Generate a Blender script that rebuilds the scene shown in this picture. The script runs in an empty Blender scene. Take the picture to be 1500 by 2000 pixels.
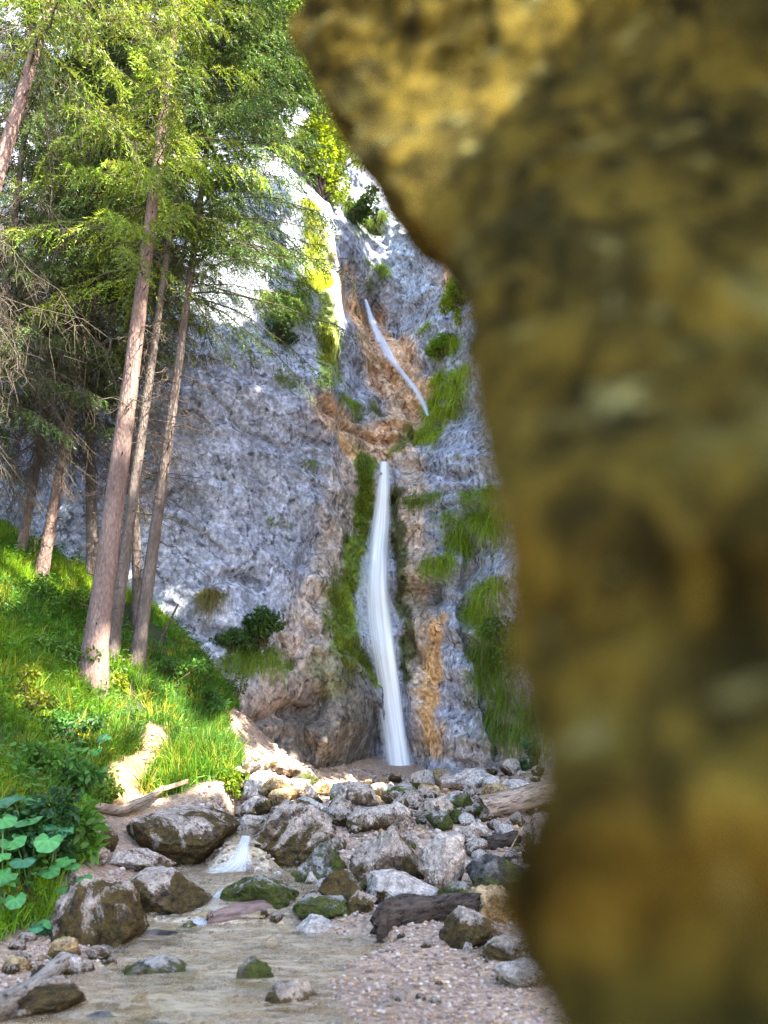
import bpy, math, numpy as np
from math import radians as R
sc = bpy.context.scene
# ------------------------------------------------------------------ camera, world, sun, exposure
F = 1700.0; PITCH = math.atan(450 / F); CAMZ = 1.5
cam = bpy.data.objects.new('camera', bpy.data.cameras.new('camera'))
sc.collection.objects.link(cam); sc.camera = cam
cam.location = (0, 0, CAMZ); cam.rotation_euler = (math.pi / 2 + PITCH, 0, 0)
cam.data.sensor_fit = 'VERTICAL'; cam.data.sensor_height = 24; cam.data.sensor_width = 18
cam.data.lens = F / 2000 * 24; cam.data.clip_start = .05; cam.data.clip_end = 500
cam.data.dof.use_dof = True; cam.data.dof.focus_distance = 12.5; cam.data.dof.aperture_fstop = 1.15
SUN = np.array([.60, -.42, .80]); SUN /= np.linalg.norm(SUN)
w = bpy.data.worlds.new('World'); sc.world = w; w.use_nodes = True
nt = w.node_tree; sky = nt.nodes.new('ShaderNodeTexSky'); sky.sky_type = 'NISHITA'; sky.sun_disc = False
sky.sun_elevation = math.asin(SUN[2]); sky.sun_rotation = math.atan2(SUN[0], SUN[1])
nt.links.new(sky.outputs[0], nt.nodes['Background'].inputs[0]); nt.nodes['Background'].inputs[1].default_value = .15
sl = bpy.data.lights.new('sun', 'SUN'); sl.energy = 5; sl.angle = R(.53); sl.color = (1, .93, .8)
so = bpy.data.objects.new('sun', sl); sc.collection.objects.link(so)
from mathutils import Vector
so.rotation_euler = Vector(SUN).to_track_quat('Z', 'Y').to_euler(); so.location = (20, -10, 40)
sc.view_settings.view_transform = 'Standard'; sc.view_settings.look = 'None'
sc.view_settings.exposure = 2.95; sc.view_settings.gamma = 1
sc.cycles.max_bounces = 8; sc.cycles.transparent_max_bounces = 24
sc.cycles.use_denoising = True; sc.cycles.denoising_prefilter = 'NONE'

# ------------------------------------------------------------------ numeric helpers
rng = np.random.default_rng(7)
def U(a, b, n=None): return rng.uniform(a, b, n)
def norm(v): return v / np.maximum(np.linalg.norm(v, axis=-1, keepdims=True), 1e-9)
def P(px, py, Y):
    """point at world depth Y on the sight line of photo pixel (px, py)"""
    rx, ry = (np.asarray(px, float) - 750) / F, (1000 - np.asarray(py, float)) / F
    dy = math.cos(PITCH) - ry * math.sin(PITCH); dz = math.sin(PITCH) + ry * math.cos(PITCH)
    k = np.asarray(Y, float) / dy
    return np.stack(np.broadcast_arrays(rx * k, np.asarray(Y, float), CAMZ + dz * k), -1)
def proj(p):
    x, y, z = p[..., 0], p[..., 1], p[..., 2] - CAMZ
    d = y * math.cos(PITCH) + z * math.sin(PITCH); u = -y * math.sin(PITCH) + z * math.cos(PITCH)
    return 750 + F * x / d, 1000 - F * u / d
def _h(ix, iy, iz, s):
    h = (ix.astype(np.int64) * 374761393 + iy.astype(np.int64) * 668265263 + iz.astype(np.int64) * 2147483647 + s * 974634777) & 0xffffffff
    h = ((h ^ (h >> 13)) * 1274126177) & 0xffffffff
    h = ((h ^ (h >> 15)) * 2246822519) & 0xffffffff
    return ((h ^ (h >> 16)) & 0xffff) / 65535.0
def vn(p, s=0):
    f = np.floor(p); r = p - f; r = r * r * (3 - 2 * r); i = f.astype(np.int64); o = 0
    for dx in (0, 1):
        for dy in (0, 1):
            for dz in (0, 1):
                wgt = (r[..., 0] if dx else 1 - r[..., 0]) * (r[..., 1] if dy else 1 - r[..., 1]) * (r[..., 2] if dz else 1 - r[..., 2])
                o = o + wgt * _h(i[..., 0] + dx, i[..., 1] + dy, i[..., 2] + dz, s)
    return o * 2 - 1
def fbm(p, sc_=1.0, oct=4, s=0, ridge=False, gain=.5):
    o = 0; a = 1; t = 0; p = np.asarray(p, float) * sc_
    for k in range(oct):
        n = vn(p + 17.3 * k, s + k)
        o = o + a * ((1 - 2 * np.abs(n)) if ridge else n); t += a; a *= gain; p = p * 2.03
    return o / t
class TPS:
    def __init__(s, xy, v, lam=.02):
        s.xy = xy; n = len(xy); K = s.k(np.linalg.norm(xy[:, None] - xy[None], axis=-1)) + lam * np.eye(n)
        A = np.hstack([np.ones((n, 1)), xy]); M = np.block([[K, A], [A.T, np.zeros((3, 3))]])
        s.c = np.linalg.solve(M, np.concatenate([v, np.zeros(3)]))
    def k(s, r): return np.where(r > 1e-9, r * r * np.log(np.maximum(r, 1e-9)), 0) * .1
    def __call__(s, x, y):
        x = np.asarray(x, float); y = np.asarray(y, float); sh = np.broadcast(x, y).shape
        x = np.broadcast_to(x, sh).ravel(); y = np.broadcast_to(y, sh).ravel(); out = np.empty(len(x))
        for i in range(0, len(x), 20000):
            q = np.stack([x[i:i+20000], y[i:i+20000]], -1)
            K = s.k(np.linalg.norm(q[:, None] - s.xy[None], axis=-1)); n = len(s.xy)
            out[i:i+20000] = K @ s.c[:n] + s.c[n] + q @ s.c[n+1:]
        return out.reshape(sh)
def sstep(a, b, x):
    t = np.clip((x - a) / (b - a), 0, 1); return t * t * (3 - 2 * t)
def inpoly(x, y, poly):
    c = np.zeros(np.shape(x), bool); n = len(poly)
    for i in range(n):
        x1, y1 = poly[i]; x2, y2 = poly[(i + 1) % n]
        if y1 == y2: continue
        c ^= ((y1 > y) != (y2 > y)) & (x < (x2 - x1) * (y - y1) / (y2 - y1) + x1)
    return c
def segdist(x, y, pts):
    d = np.full(np.shape(x), 1e9)
    for (x1, y1), (x2, y2) in zip(pts[:-1], pts[1:]):
        vx, vy = x2 - x1, y2 - y1; t = np.clip(((x - x1) * vx + (y - y1) * vy) / (vx * vx + vy * vy + 1e-12), 0, 1)
        d = np.minimum(d, np.hypot(x - x1 - t * vx, y - y1 - t * vy))
    return d
def polysd(x, y, poly):
    """signed distance, positive inside"""
    d = segdist(x, y, list(poly) + [poly[0]]); return np.where(inpoly(x, y, poly), d, -d)

# ------------------------------------------------------------------ the ground as a height function
POOL = {  # water level -> outline
 .04: [(-80,2120),(20,1985),(120,1925),(250,1890),(225,1850),(290,1788),(410,1782),(560,1792),(610,1818),(730,1845),(650,1880),(590,1925),(600,1965),(640,2010),(640,2120)],
 .17: [(265,1760),(420,1768),(600,1765),(660,1730),(620,1690),(480,1684),(330,1686),(360,1715)],
 .46: [(440,1640),(510,1640),(520,1615),(500,1600),(470,1598),(440,1610)]}
def on_level(px, py, z):
    a = P(px, py, 1.0); k = (z - CAMZ) / (a[..., 2] - CAMZ)
    return np.stack([a[..., 0] * k, k * 1.0], -1)
POOLW = {z: [tuple(on_level(a, min(b, 2100), z)) for a, b in pl] for z, pl in POOL.items()}
gp = [(100,2000,5.3),(700,2000,5.3),(1150,2000,5.25),(100,1850,7.0),(450,1850,7.1),(800,1850,6.85),(1050,1850,6.8),
 (0,1830,7.0),(330,1750,8.5),(600,1760,8.3),(850,1750,8.5),(1050,1760,8.2),(60,1750,7.6),(0,1600,8.2),(120,1650,9.0),(200,1700,8.9),
 (460,1700,9.8),(850,1700,9.6),(1020,1700,9.4),(470,1605,11.4),(900,1600,11.3),(700,1600,11.4),(650,1650,10.3),(200,1620,10.6),(1050,1600,11.2),
 (560,1550,14.5),(900,1550,14.6),(280,1560,12.3),(180,1560,11.6),(780,1512,23.0),(600,1508,21),(1000,1522,19),(1090,1530,17),(480,1460,18.3),
 (520,1490,17.0),(300,1475,14.4),(230,1400,14.2),(175,1330,14.4),(215,1290,15.6),(265,1300,15.8),(80,1132,17),(40,1090,17.6),(0,1085,17.6),(0,1250,13.8),
 (0,1400,10.9),(0,1500,9.2),(400,1310,18.6),(330,1380,16.4),(450,1400,18.6),(370,1475,13.6),(400,1545,12.8),(440,1480,14.0),(100,1480,11.5),(90,1380,13.0)]
gw = P(*np.array(gp, float).T)
gw = np.vstack([gw, [(-15,15,9),(-10,8,4.5),(-8,4,2.6),(-5,0,1.0),(2.6,8,.3),(4.5,14,1.1),(7,10,2.0),(0,35,1),(-10,32,9),(0,0,-.1),(0,-6,-.4),(-20,0,9),(15,0,4),(12,20,6),(8,30,3),(-22,25,16)]])
_g = TPS(gw[:, :2], gw[:, 2], .002)
def G0(x, y):
    z = _g(np.clip(x, -25, 17), np.clip(y, -8, 36))
    return np.clip(z, -.6, 16) + np.maximum(np.abs(x) - 25, 0) * .3
def G(x, y):
    x = np.asarray(x, float); y = np.asarray(y, float); z = G0(x, y)
    q = np.stack(np.broadcast_arrays(x, y, 0 * x), -1)
    dry = np.ones(np.shape(z))
    for lv, pl in POOLW.items():
        sd = polysd(x, y, pl) + .06 * fbm(q, 2.5, 3, 5)
        m = sstep(-.3, .06, sd); z = z * (1 - m) + (lv - .07 + .03 * fbm(q, 3, 3, 8)) * m
        dry = np.minimum(dry, 1 - sstep(-.5, -.1, sd))
        if lv > .1: continue
        near = sstep(-.9, -.3, sd) * (1 - m); z = z * (1 - near) + np.maximum(z, lv + .025) * near
    return z + .035 * fbm(q, 1.3, 4, 2) * (.15 + .85 * dry) + .012 * fbm(q, 6, 3, 3)
def first(ray, test):
    Y = np.concatenate([np.arange(1.5, 14, .02), np.arange(14, 45, .04)]); p = ray(Y); t = test(p)
    i = int(np.argmax(t)) if t.any() else len(Y) - 1
    return p[i]
def gh(px, py): return first(lambda Y: P(px, py, Y), lambda p: p[:, 2] <= G(p[:, 0], p[:, 1]))

# ------------------------------------------------------------------ the cliff as y = D(x, z)
cp = [(0,1000,20),(0,600,21.5),(0,200,24.5),(0,-100,27),(150,1150,20),(150,700,21.5),(200,300,25),(200,-100,28),
 (350,1270,20),(350,900,20.8),(350,600,22.3),(350,200,26),(350,-100,29),(500,1420,20.4),(500,1250,21),(500,1000,21.6),(500,800,22),(530,600,23),(560,450,24.3),(560,200,28),(560,-100,31),
 (600,1480,22.0),(600,1350,22.2),(600,1200,22.4),(600,1000,22.6),(640,850,23.0),(645,740,23.4),(645,600,24),(640,450,25.3),
 (690,740,25.8),(690,620,27.5),(700,450,29.5),(740,330,31.5),(720,200,33),(720,0,35),(810,420,30.5),(855,420,29),(880,520,27.5),
 (700,950,23.9),(742,930,24.6),(742,1100,24.7),(750,1300,24.7),(780,1500,24.8),(742,880,25.3),(770,820,26),(730,790,25.6),
 (750,700,27.2),(800,740,27.0),(840,800,26.4),(712,590,29.3),(780,600,29.3),(665,1150,23.5),(675,1280,23.4),(690,1400,23.2),(640,1500,22.8),
 (800,950,24.3),(805,1200,24.3),(840,1300,24.0),(840,1480,23.8),(900,900,23.4),(900,1100,22.8),(950,1300,21.7),(1010,1450,20.5),(900,1450,22.6),(1050,1500,19),(1060,1000,20.8),
 (950,700,23.8),(1050,500,23),(1000,300,26),(900,600,26),(1000,0,30),(1400,1400,14),(1400,600,17),(1400,0,23),(-300,900,17.5),(-300,300,21)]
cw = P(*np.array(cp, float).T); _c = TPS(cw[:, [0, 2]], cw[:, 1], .004)
def D0(x, z):
    d = _c(np.clip(x, -15, 9), np.clip(z, -1, 34))
    d = np.clip(d, 11, 40) - np.maximum(-x - 15, 0) * .5 - np.maximum(x - 9, 0) * .9
    return d + np.maximum(z - 34, 0) * 1.2
LINES = []   # (points, width, depth, side) grooves (side 0) and one-sided steps
CARVE = []   # (x, z, rx, rz, depth) filled below
def D(x, z, fine=True):
    x = np.asarray(x, float); z = np.asarray(z, float); d = D0(x, z)
    q = np.stack(np.broadcast_arrays(x, 0 * x, z), -1)
    a = .35 * x + z                                        # strata dip
    st = np.stack(np.broadcast_arrays(x * .35, 0 * x, a * 1.1), -1)
    gul = sstep(-2.6, -1.2, x)                             # the gully and right wall are more broken than the big left slab
    d = d - (.30 + .50 * gul) * fbm(q, .35, 3, 11, True) - (.20 + .32 * gul) * fbm(st + .25 * fbm(q, .5, 2, 31)[..., None], 1.0, 4, 12, True)
    if fine: d = d - (.08 + .10 * gul) * fbm(q, 2.2, 4, 13, True) - .045 * fbm(q, 7, 3, 14)
    for cx, cz, rx, rz, dep in CARVE:
        t = ((x - cx) / rx) ** 2 + ((z - cz) / rz) ** 2 + .35 * fbm(q, 1.6, 3, 15)
        d = d + dep * np.exp(-np.maximum(t, 0) * 1.6)
    if LINES:
        wx = x + .16 * fbm(q, 1.7, 3, 16); wz = z + .16 * fbm(q, 1.7, 3, 17)
        for pts, wd, dep, side in LINES:
            dd = segdist(wx, wz, pts)
            if side:
                sg = np.interp(wz, [p[1] for p in pts][::(1 if pts[0][1] < pts[-1][1] else -1)], [p[0] for p in pts][::(1 if pts[0][1] < pts[-1][1] else -1)])
                m = (sstep(-.04, .12, (wx - sg) * side)) * np.exp(-dd / wd); d = d + dep * m
            else: d = d + dep * np.exp(-(dd / wd) ** 1.5)
    return d
def ch(px, py): return first(lambda Y: P(px, py, Y), lambda p: p[:, 1] >= D(p[:, 0], p[:, 2], False))
for (a, b, ra, rb, dp) in [(585,1398,50,20,.7),(640,1370,30,20,.3),(540,1440,40,25,.5),(830,1165,50,22,.8),(770,965,16,14,.6),(865,1140,30,14,.5),(700,700,20,22,.7),(700,825,38,9,.6),
        (640,800,26,20,.35),(735,1420,14,90,.9),(745,1240,9,70,.4),(690,750,14,40,.5),(850,540,30,10,.5),(1000,1480,60,26,.7),(930,1500,60,14,.5),(550,1025,14,9,.3),
        (470,1130,40,14,.35),(530,1190,12,40,.3),(800,1240,10,40,.35),(430,1240,50,14,.4),(590,860,45,12,.35),(620,1040,12,50,.25),(900,960,60,10,.3)]:
    p = ch(a, b); s = p[1] / F; CARVE.append((p[0], p[2], ra * s, rb * s, dp))
for (a, b, ra, rb, dp) in [(650,1420,60,60,-.35),(560,1330,60,50,-.3),(690,1260,45,60,-.35),(665,780,22,30,-.4),(880,1230,40,60,-.35),(760,850,40,18,-.4),(660,560,14,120,-.5),(620,1130,50,50,-.25)]:
    p = ch(a, b); s = p[1] / F; CARVE.append((p[0], p[2], ra * s, rb * s, dp))

def wpl(l): return [(p[0], p[2]) for p in (ch(a, b) for a, b in l)]
_L = [(wpl(l), wd, dp, sd) for l, wd, dp, sd in [
 ([(640,430),(662,520),(657,620),(652,700),(648,775)], 1.3, 1.3, 1), ([(668,480),(700,560),(715,640),(765,740),(805,835)], .7, .8, 1), ([(640,800),(700,828),(765,852)], .16, .6, 0),
 ([(772,905),(778,1050),(792,1250),(802,1460)], .8, .55, -1), ([(700,905),(692,1000),(655,1100),(642,1200)], .5, .35, 1),
 ([(490,1405),(560,1388),(618,1368)], .16, .55, 0), ([(598,1500),(592,1425),(640,1325)], .12, .4, 0), ([(785,1155),(830,1150),(880,1168),(930,1105)], .2, .7, 0),
 ([(792,1240),(830,1300),(852,1335)], .1, .3, 0), ([(905,1110),(892,1200),(920,1300),(965,1460)], .8, .7, 1), ([(590,858),(640,872),(658,905)], .1, .3, 0),
 ([(500,1185),(540,1240),(562,1295)], .12, .4, 0), ([(415,1135),(470,1120),(505,1150)], .12, .35, 0), ([(862,470),(850,540),(872,575),(882,650)], .16, .6, 0), ([(800,355),(850,400),(872,470)], .18, .6, 0),
 ([(655,770),(690,790),(740,790)], .12, .5, 0), ([(725,700),(745,760),(740,800)], .12, .4, 0), ([(770,620),(800,690),(850,720)], .14, .5, 0), ([(700,1290),(745,1335),(755,1450)], .5, .8, 1),
 ([(820,905),(870,930),(930,925)], .09, .3, 0), ([(840,1000),(900,985),(960,1010)], .1, .35, 0), ([(870,1100),(850,1200),(880,1250)], .1, .35, 0), ([(300,1000),(380,1040),(450,1090)], .08, .2, 0),
 ([(400,760),(470,840),(560,880)], .08, .2, 0), ([(600,1060),(575,1150),(600,1230),(560,1300)], .1, .35, 0)]]
LINES += _L

# ------------------------------------------------------------------ mesh and object helpers
def mesh_np(name, v, f, mat, col=None, smooth=True):
    v = np.asarray(v, np.float32).reshape(-1, 3)
    fl = f if isinstance(f, list) else [f]
    fl = [np.asarray(a, np.int32) for a in fl if len(a)]
    me = bpy.data.meshes.new(name); me.vertices.add(len(v)); me.vertices.foreach_set('co', v.ravel())
    tot = np.concatenate([np.full(len(a), a.shape[1], np.int32) for a in fl]); idx = np.concatenate([a.ravel() for a in fl])
    me.loops.add(len(idx)); me.loops.foreach_set('vertex_index', idx)
    me.polygons.add(len(tot)); me.polygons.foreach_set('loop_start', np.concatenate([[0], np.cumsum(tot)[:-1]]).astype(np.int32))
    me.polygons.foreach_set('loop_total', tot)
    me.polygons.foreach_set('use_smooth', np.full(len(tot), smooth))
    me.update(calc_edges=True)
    if col is not None:
        c = np.ones((len(v), 4), np.float32); c[:, :3] = col
        at = me.color_attributes.new('Col', 'FLOAT_COLOR', 'POINT'); at.data.foreach_set('color', c.ravel())
    if mat: me.materials.append(mat)
    return me
def link(name, me, parent=None, loc=None, label=None, cat=None, group=None, kind=None):
    o = bpy.data.objects.new(name, me); sc.collection.objects.link(o)
    if parent: o.parent = parent
    if loc is not None: o.location = loc
    for k, val in (('label', label), ('category', cat), ('group', group), ('kind', kind)):
        if val: o[k] = val
    return o
def obj(name, v, f, mat, parent=None, col=None, loc=None, smooth=True, **kw):
    """v in world coordinates when loc is given: the origin goes to loc"""
    v = np.asarray(v, float)
    if loc is not None: v = v - np.asarray(loc)
    return link(name, mesh_np(name, v, f, mat, col, smooth), parent, loc, **kw)
def multi(name, items, parent=None, loc=None, **kw):
    """items: (v, f, mat, col or None); one mesh with several materials"""
    V, Fc, Cc, mi, o = [], [], [], [], 0
    for k, (v, f, m, c) in enumerate(items):
        f = np.asarray(f); V.append(v); Fc.append(f + o); o += len(v); mi.append(np.full(len(f), k, np.int32)); Cc.append(np.full((len(v), 3), .3) if c is None else c)
    V = np.vstack(V) - (0 if loc is None else np.asarray(loc)); me = mesh_np(name, V, Fc, items[0][2], np.vstack(Cc))
    for it in items[1:]: me.materials.append(it[2])
    me.polygons.foreach_set('material_index', np.concatenate(mi)); return link(name, me, parent, loc, **kw)
def grid_faces(nu, nv, wrap=False):
    i = np.arange(nu - 1)[:, None] * nv; m = nv if wrap else nv - 1
    j = np.arange(m)[None]; j2 = (j + 1) % nv
    return np.stack([i + j, i + nv + j, i + nv + j2, i + j2], -1).reshape(-1, 4)
def tubes(pl, rad, sides=4):
    """(N,K,3) polylines -> tube mesh"""
    pl = np.asarray(pl, float); N, K, _ = pl.shape; rad = np.broadcast_to(rad, (N, K))
    t = norm(np.gradient(pl, axis=1)); ref = np.where(np.abs(t[..., 2:3]) > .9, np.array([1., 0, 0]), np.array([0, 0, 1.]))
    a = norm(np.cross(t, ref)); b = np.cross(t, a)
    an = np.arange(sides) / sides * 2 * np.pi
    v = pl[:, :, None] + rad[..., None, None] * (np.cos(an)[:, None] * a[:, :, None] + np.sin(an)[:, None] * b[:, :, None])
    f = grid_faces(K, sides, True); f = (f[None] + (np.arange(N) * K * sides)[:, None, None]).reshape(-1, 4)
    return v.reshape(-1, 3), f
def blades(root, dirs, ln, wid, droop, segs=3, col=None):
    """curved tapering ribbons"""
    N = len(root); t = np.linspace(0, 1, segs + 1)[None, :, None]; ln = np.broadcast_to(ln, N)[:, None, None]; droop = np.broadcast_to(droop, N)[:, None, None]
    c = root[:, None] + dirs[:, None] * ln * t + np.array([0, 0, -1.]) * ln * droop * t ** 2
    side = norm(np.cross(dirs, np.array([0, 0, 1.])) + .5 * rng.normal(size=(N, 3)))[:, None]
    wd = np.broadcast_to(wid, N)[:, None, None] * (1 - t ** 2) + .0004
    v = np.stack([c - side * wd / 2, c + side * wd / 2], 2).reshape(-1, 3)
    f = grid_faces(segs + 1, 2); f = (f[None] + (np.arange(N) * (segs + 1) * 2)[:, None, None]).reshape(-1, 4)
    cc = None if col is None else np.repeat(col, (segs + 1) * 2, 0)
    return v, f, cc
def leaves(c, d, n, ln, wd, col=None):
    """pointed leaf: 6 verts, folded along the midrib; d = direction, n = normal"""
    N = len(c); d = norm(d); s = norm(np.cross(d, n)); n = np.cross(s, d); ln = np.broadcast_to(ln, N)[:, None]; wd = np.broadcast_to(wd, N)[:, None]
    v = np.stack([c, c + d*ln*.35 + s*wd*.5 + n*wd*.12, c + d*ln*.75 + s*wd*.35 + n*wd*.05, c + d*ln - n*wd*.1, c + d*ln*.75 - s*wd*.35 + n*wd*.05, c + d*ln*.35 - s*wd*.5 + n*wd*.12], 1)
    f = np.array([[0, 1, 2, 3], [0, 3, 4, 5]]); f = (f[None] + (np.arange(N) * 6)[:, None, None]).reshape(-1, 4)
    return v.reshape(-1, 3), f, (None if col is None else np.repeat(col, 6, 0))
def join(parts):
    vs, fs, cs, o = [], [], [], 0
    for p in parts:
        vs.append(p[0]); fs.append(np.asarray(p[1]) + o); o += len(p[0])
        if len(p) > 2 and p[2] is not None: cs.append(p[2])
    return np.vstack(vs), np.vstack(fs), (np.vstack(cs) if cs else None)
def rdir(n): return norm(rng.normal(size=(n, 3)))

# ------------------------------------------------------------------ materials
def newmat(name):
    m = bpy.data.materials.new(name); m.use_nodes = True; t = m.node_tree; t.nodes.clear()
    out = t.nodes.new('ShaderNodeOutputMaterial'); return m, t, out
def N_(t, ty, **kw):
    n = t.nodes.new(ty)
    for k, v in kw.items():
        if k in ('inp',):
            for a, b in v.items(): n.inputs[a].default_value = b
        else: setattr(n, k, v)
    return n
def noise(t, co, scale, detail=6, rough=.6, dist=0, stretch=None):
    if stretch is not None:
        mp = N_(t, 'ShaderNodeMapping', inp={'Scale': stretch[:3]})
        if len(stretch) > 3: mp.inputs['Rotation'].default_value = stretch[3]
        t.links.new(co, mp.inputs[0]); co = mp.outputs[0]
    n = N_(t, 'ShaderNodeTexNoise', inp={'Scale': scale, 'Detail': detail, 'Roughness': rough, 'Distortion': dist}); t.links.new(co, n.inputs[0]); return n.outputs[0]
def ramp(t, fac, stops):
    r = N_(t, 'ShaderNodeValToRGB'); t.links.new(fac, r.inputs[0]); e = r.color_ramp.elements
    while len(e) > 2: e.remove(e[-1])
    for i, (p, c) in enumerate(stops):
        el = e[i] if i < 2 else e.new(p)
        el.position = p; el.color = (*(c if isinstance(c, tuple) else (c, c, c)), 1)
    return r.outputs[0]
def mix(t, fac, a, b, mode='MIX'):
    m = N_(t, 'ShaderNodeMix', data_type='RGBA', blend_type=mode)
    for i, v in ((0, fac), (6, a), (7, b)):
        if hasattr(v, 'links'): t.links.new(v, m.inputs[i])
        else: m.inputs[i].default_value = v if i == 0 else (*v, 1)
    return m.outputs[2]
def math_(t, op, a, b):
    m = N_(t, 'ShaderNodeMath', operation=op)
    for i, v in ((0, a), (1, b)):
        if hasattr(v, 'links'): t.links.new(v, m.inputs[i])
        else: m.inputs[i].default_value = v
    return m.outputs[0]
def bump(t, h, strength, dist, prev=None):
    b = N_(t, 'ShaderNodeBump', inp={'Strength': strength, 'Distance': dist}); t.links.new(h, b.inputs['Height'])
    if prev: t.links.new(prev, b.inputs['Normal'])
    return b.outputs[0]
def coords(t, rand=True):
    tc = N_(t, 'ShaderNodeTexCoord'); co = tc.outputs['Object']
    if rand:
        oi = N_(t, 'ShaderNodeObjectInfo'); a = N_(t, 'ShaderNodeVectorMath', operation='ADD'); k = math_(t, 'MULTIPLY', oi.outputs['Random'], 60.)
        t.links.new(co, a.inputs[0]); t.links.new(k, a.inputs[1]); co = a.outputs[0]
    return co
def finish(t, out, col, nrm, rough=.85, spec=.3):
    b = N_(t, 'ShaderNodeBsdfPrincipled'); b.inputs['Specular IOR Level'].default_value = spec
    if hasattr(col, 'links'): t.links.new(col, b.inputs['Base Color'])
    else: b.inputs['Base Color'].default_value = (*col, 1)
    if hasattr(rough, 'links'): t.links.new(rough, b.inputs['Roughness'])
    else: b.inputs['Roughness'].default_value = rough
    if nrm: t.links.new(nrm, b.inputs['Normal'])
    t.links.new(b.outputs[0], out.inputs[0]); return b
def vcol(t): return N_(t, 'ShaderNodeVertexColor', layer_name='Col').outputs[0]

def mat_cliff():
    m, t, out = newmat('limestone cliff'); co = coords(t, False); c = vcol(t)
    wv_ = N_(t, 'ShaderNodeMix', data_type='VECTOR', inp={0: .10}); t.links.new(co, wv_.inputs[4]); nn_ = N_(t, 'ShaderNodeTexNoise', inp={'Scale': 1.3, 'Detail': 4.}); t.links.new(co, nn_.inputs[0]); t.links.new(nn_.outputs[1], wv_.inputs[5]); cd = wv_.outputs[1]
    def cells(sc_, st):
        mp = N_(t, 'ShaderNodeMapping', inp={'Scale': st, 'Rotation': (0, .5, 0)}); t.links.new(cd, mp.inputs[0]); v = N_(t, 'ShaderNodeTexVoronoi', inp={'Scale': sc_}); t.links.new(mp.outputs[0], v.inputs[0])
        e = N_(t, 'ShaderNodeTexVoronoi', feature='DISTANCE_TO_EDGE', inp={'Scale': sc_}); t.links.new(mp.outputs[0], e.inputs[0]); s_ = N_(t, 'ShaderNodeSeparateColor'); t.links.new(v.outputs['Color'], s_.inputs[0]); return s_.outputs[0], e.outputs[0], v.outputs[0]
    k1, e1, f1 = cells(1.3, (1, 1, .7)); k2, e2, f2 = cells(5.5, (1, 1, .75)); k3, e3, f3 = cells(14, (1, 1, .8))
    n1 = noise(t, co, 7, 8, .7, .1); n2 = noise(t, co, 1.6, 6, .6, .25, (1, 1, .6, (0, .5, 0)))
    vo = N_(t, 'ShaderNodeTexVoronoi', feature='F1', inp={'Scale': 7.}); t.links.new(co, vo.inputs[0])
    k = ramp(t, n1, [(.36, .55), (.5, 1.0), (.64, 1.5)])
    c = mix(t, 1, c, k, 'MULTIPLY'); c = mix(t, .75, c, ramp(t, n2, [(.35, .72), (.62, 1.22)]), 'MULTIPLY')
    for kk, am in ((k1, .18), (k2, .28), (k3, .45)): c = mix(t, am, c, ramp(t, kk, [(0, .35), (1, 1.6)]), 'MULTIPLY')
    crk = ramp(t, math_(t, 'ADD', e1, math_(t, 'MULTIPLY', math_(t, 'SUBTRACT', n1, .45), .35)), [(.0, .22), (.05, 1.)]); c = mix(t, .8, c, crk, 'MULTIPLY')
    nb = bump(t, n2, .7, .35); nb = bump(t, f1, .55, .30, nb); nb = bump(t, f2, .4, .08, nb); nb = bump(t, n1, .4, .07, nb)
    finish(t, out, c, nb, .8, .25); return m
def mat_ground():
    m, t, out = newmat('ground soil and gravel'); co = coords(t, False); c = vcol(t)
    n1 = noise(t, co, 30, 6, .7); vo = N_(t, 'ShaderNodeTexVoronoi', inp={'Scale': 28.}); t.links.new(co, vo.inputs[0])
    bw = N_(t, 'ShaderNodeSeparateColor'); t.links.new(vo.outputs['Color'], bw.inputs[0])
    c = mix(t, .8, c, ramp(t, bw.outputs[0], [(0, .55), (1, 1.4)]), 'MULTIPLY'); c = mix(t, .7, c, ramp(t, n1, [(.3, .5), (.7, 1.4)]), 'MULTIPLY')
    nb = bump(t, vo.outputs[0], .8, -.02); nb = bump(t, n1, .7, .03, nb)
    finish(t, out, c, nb, .75, .4); return m
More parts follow.
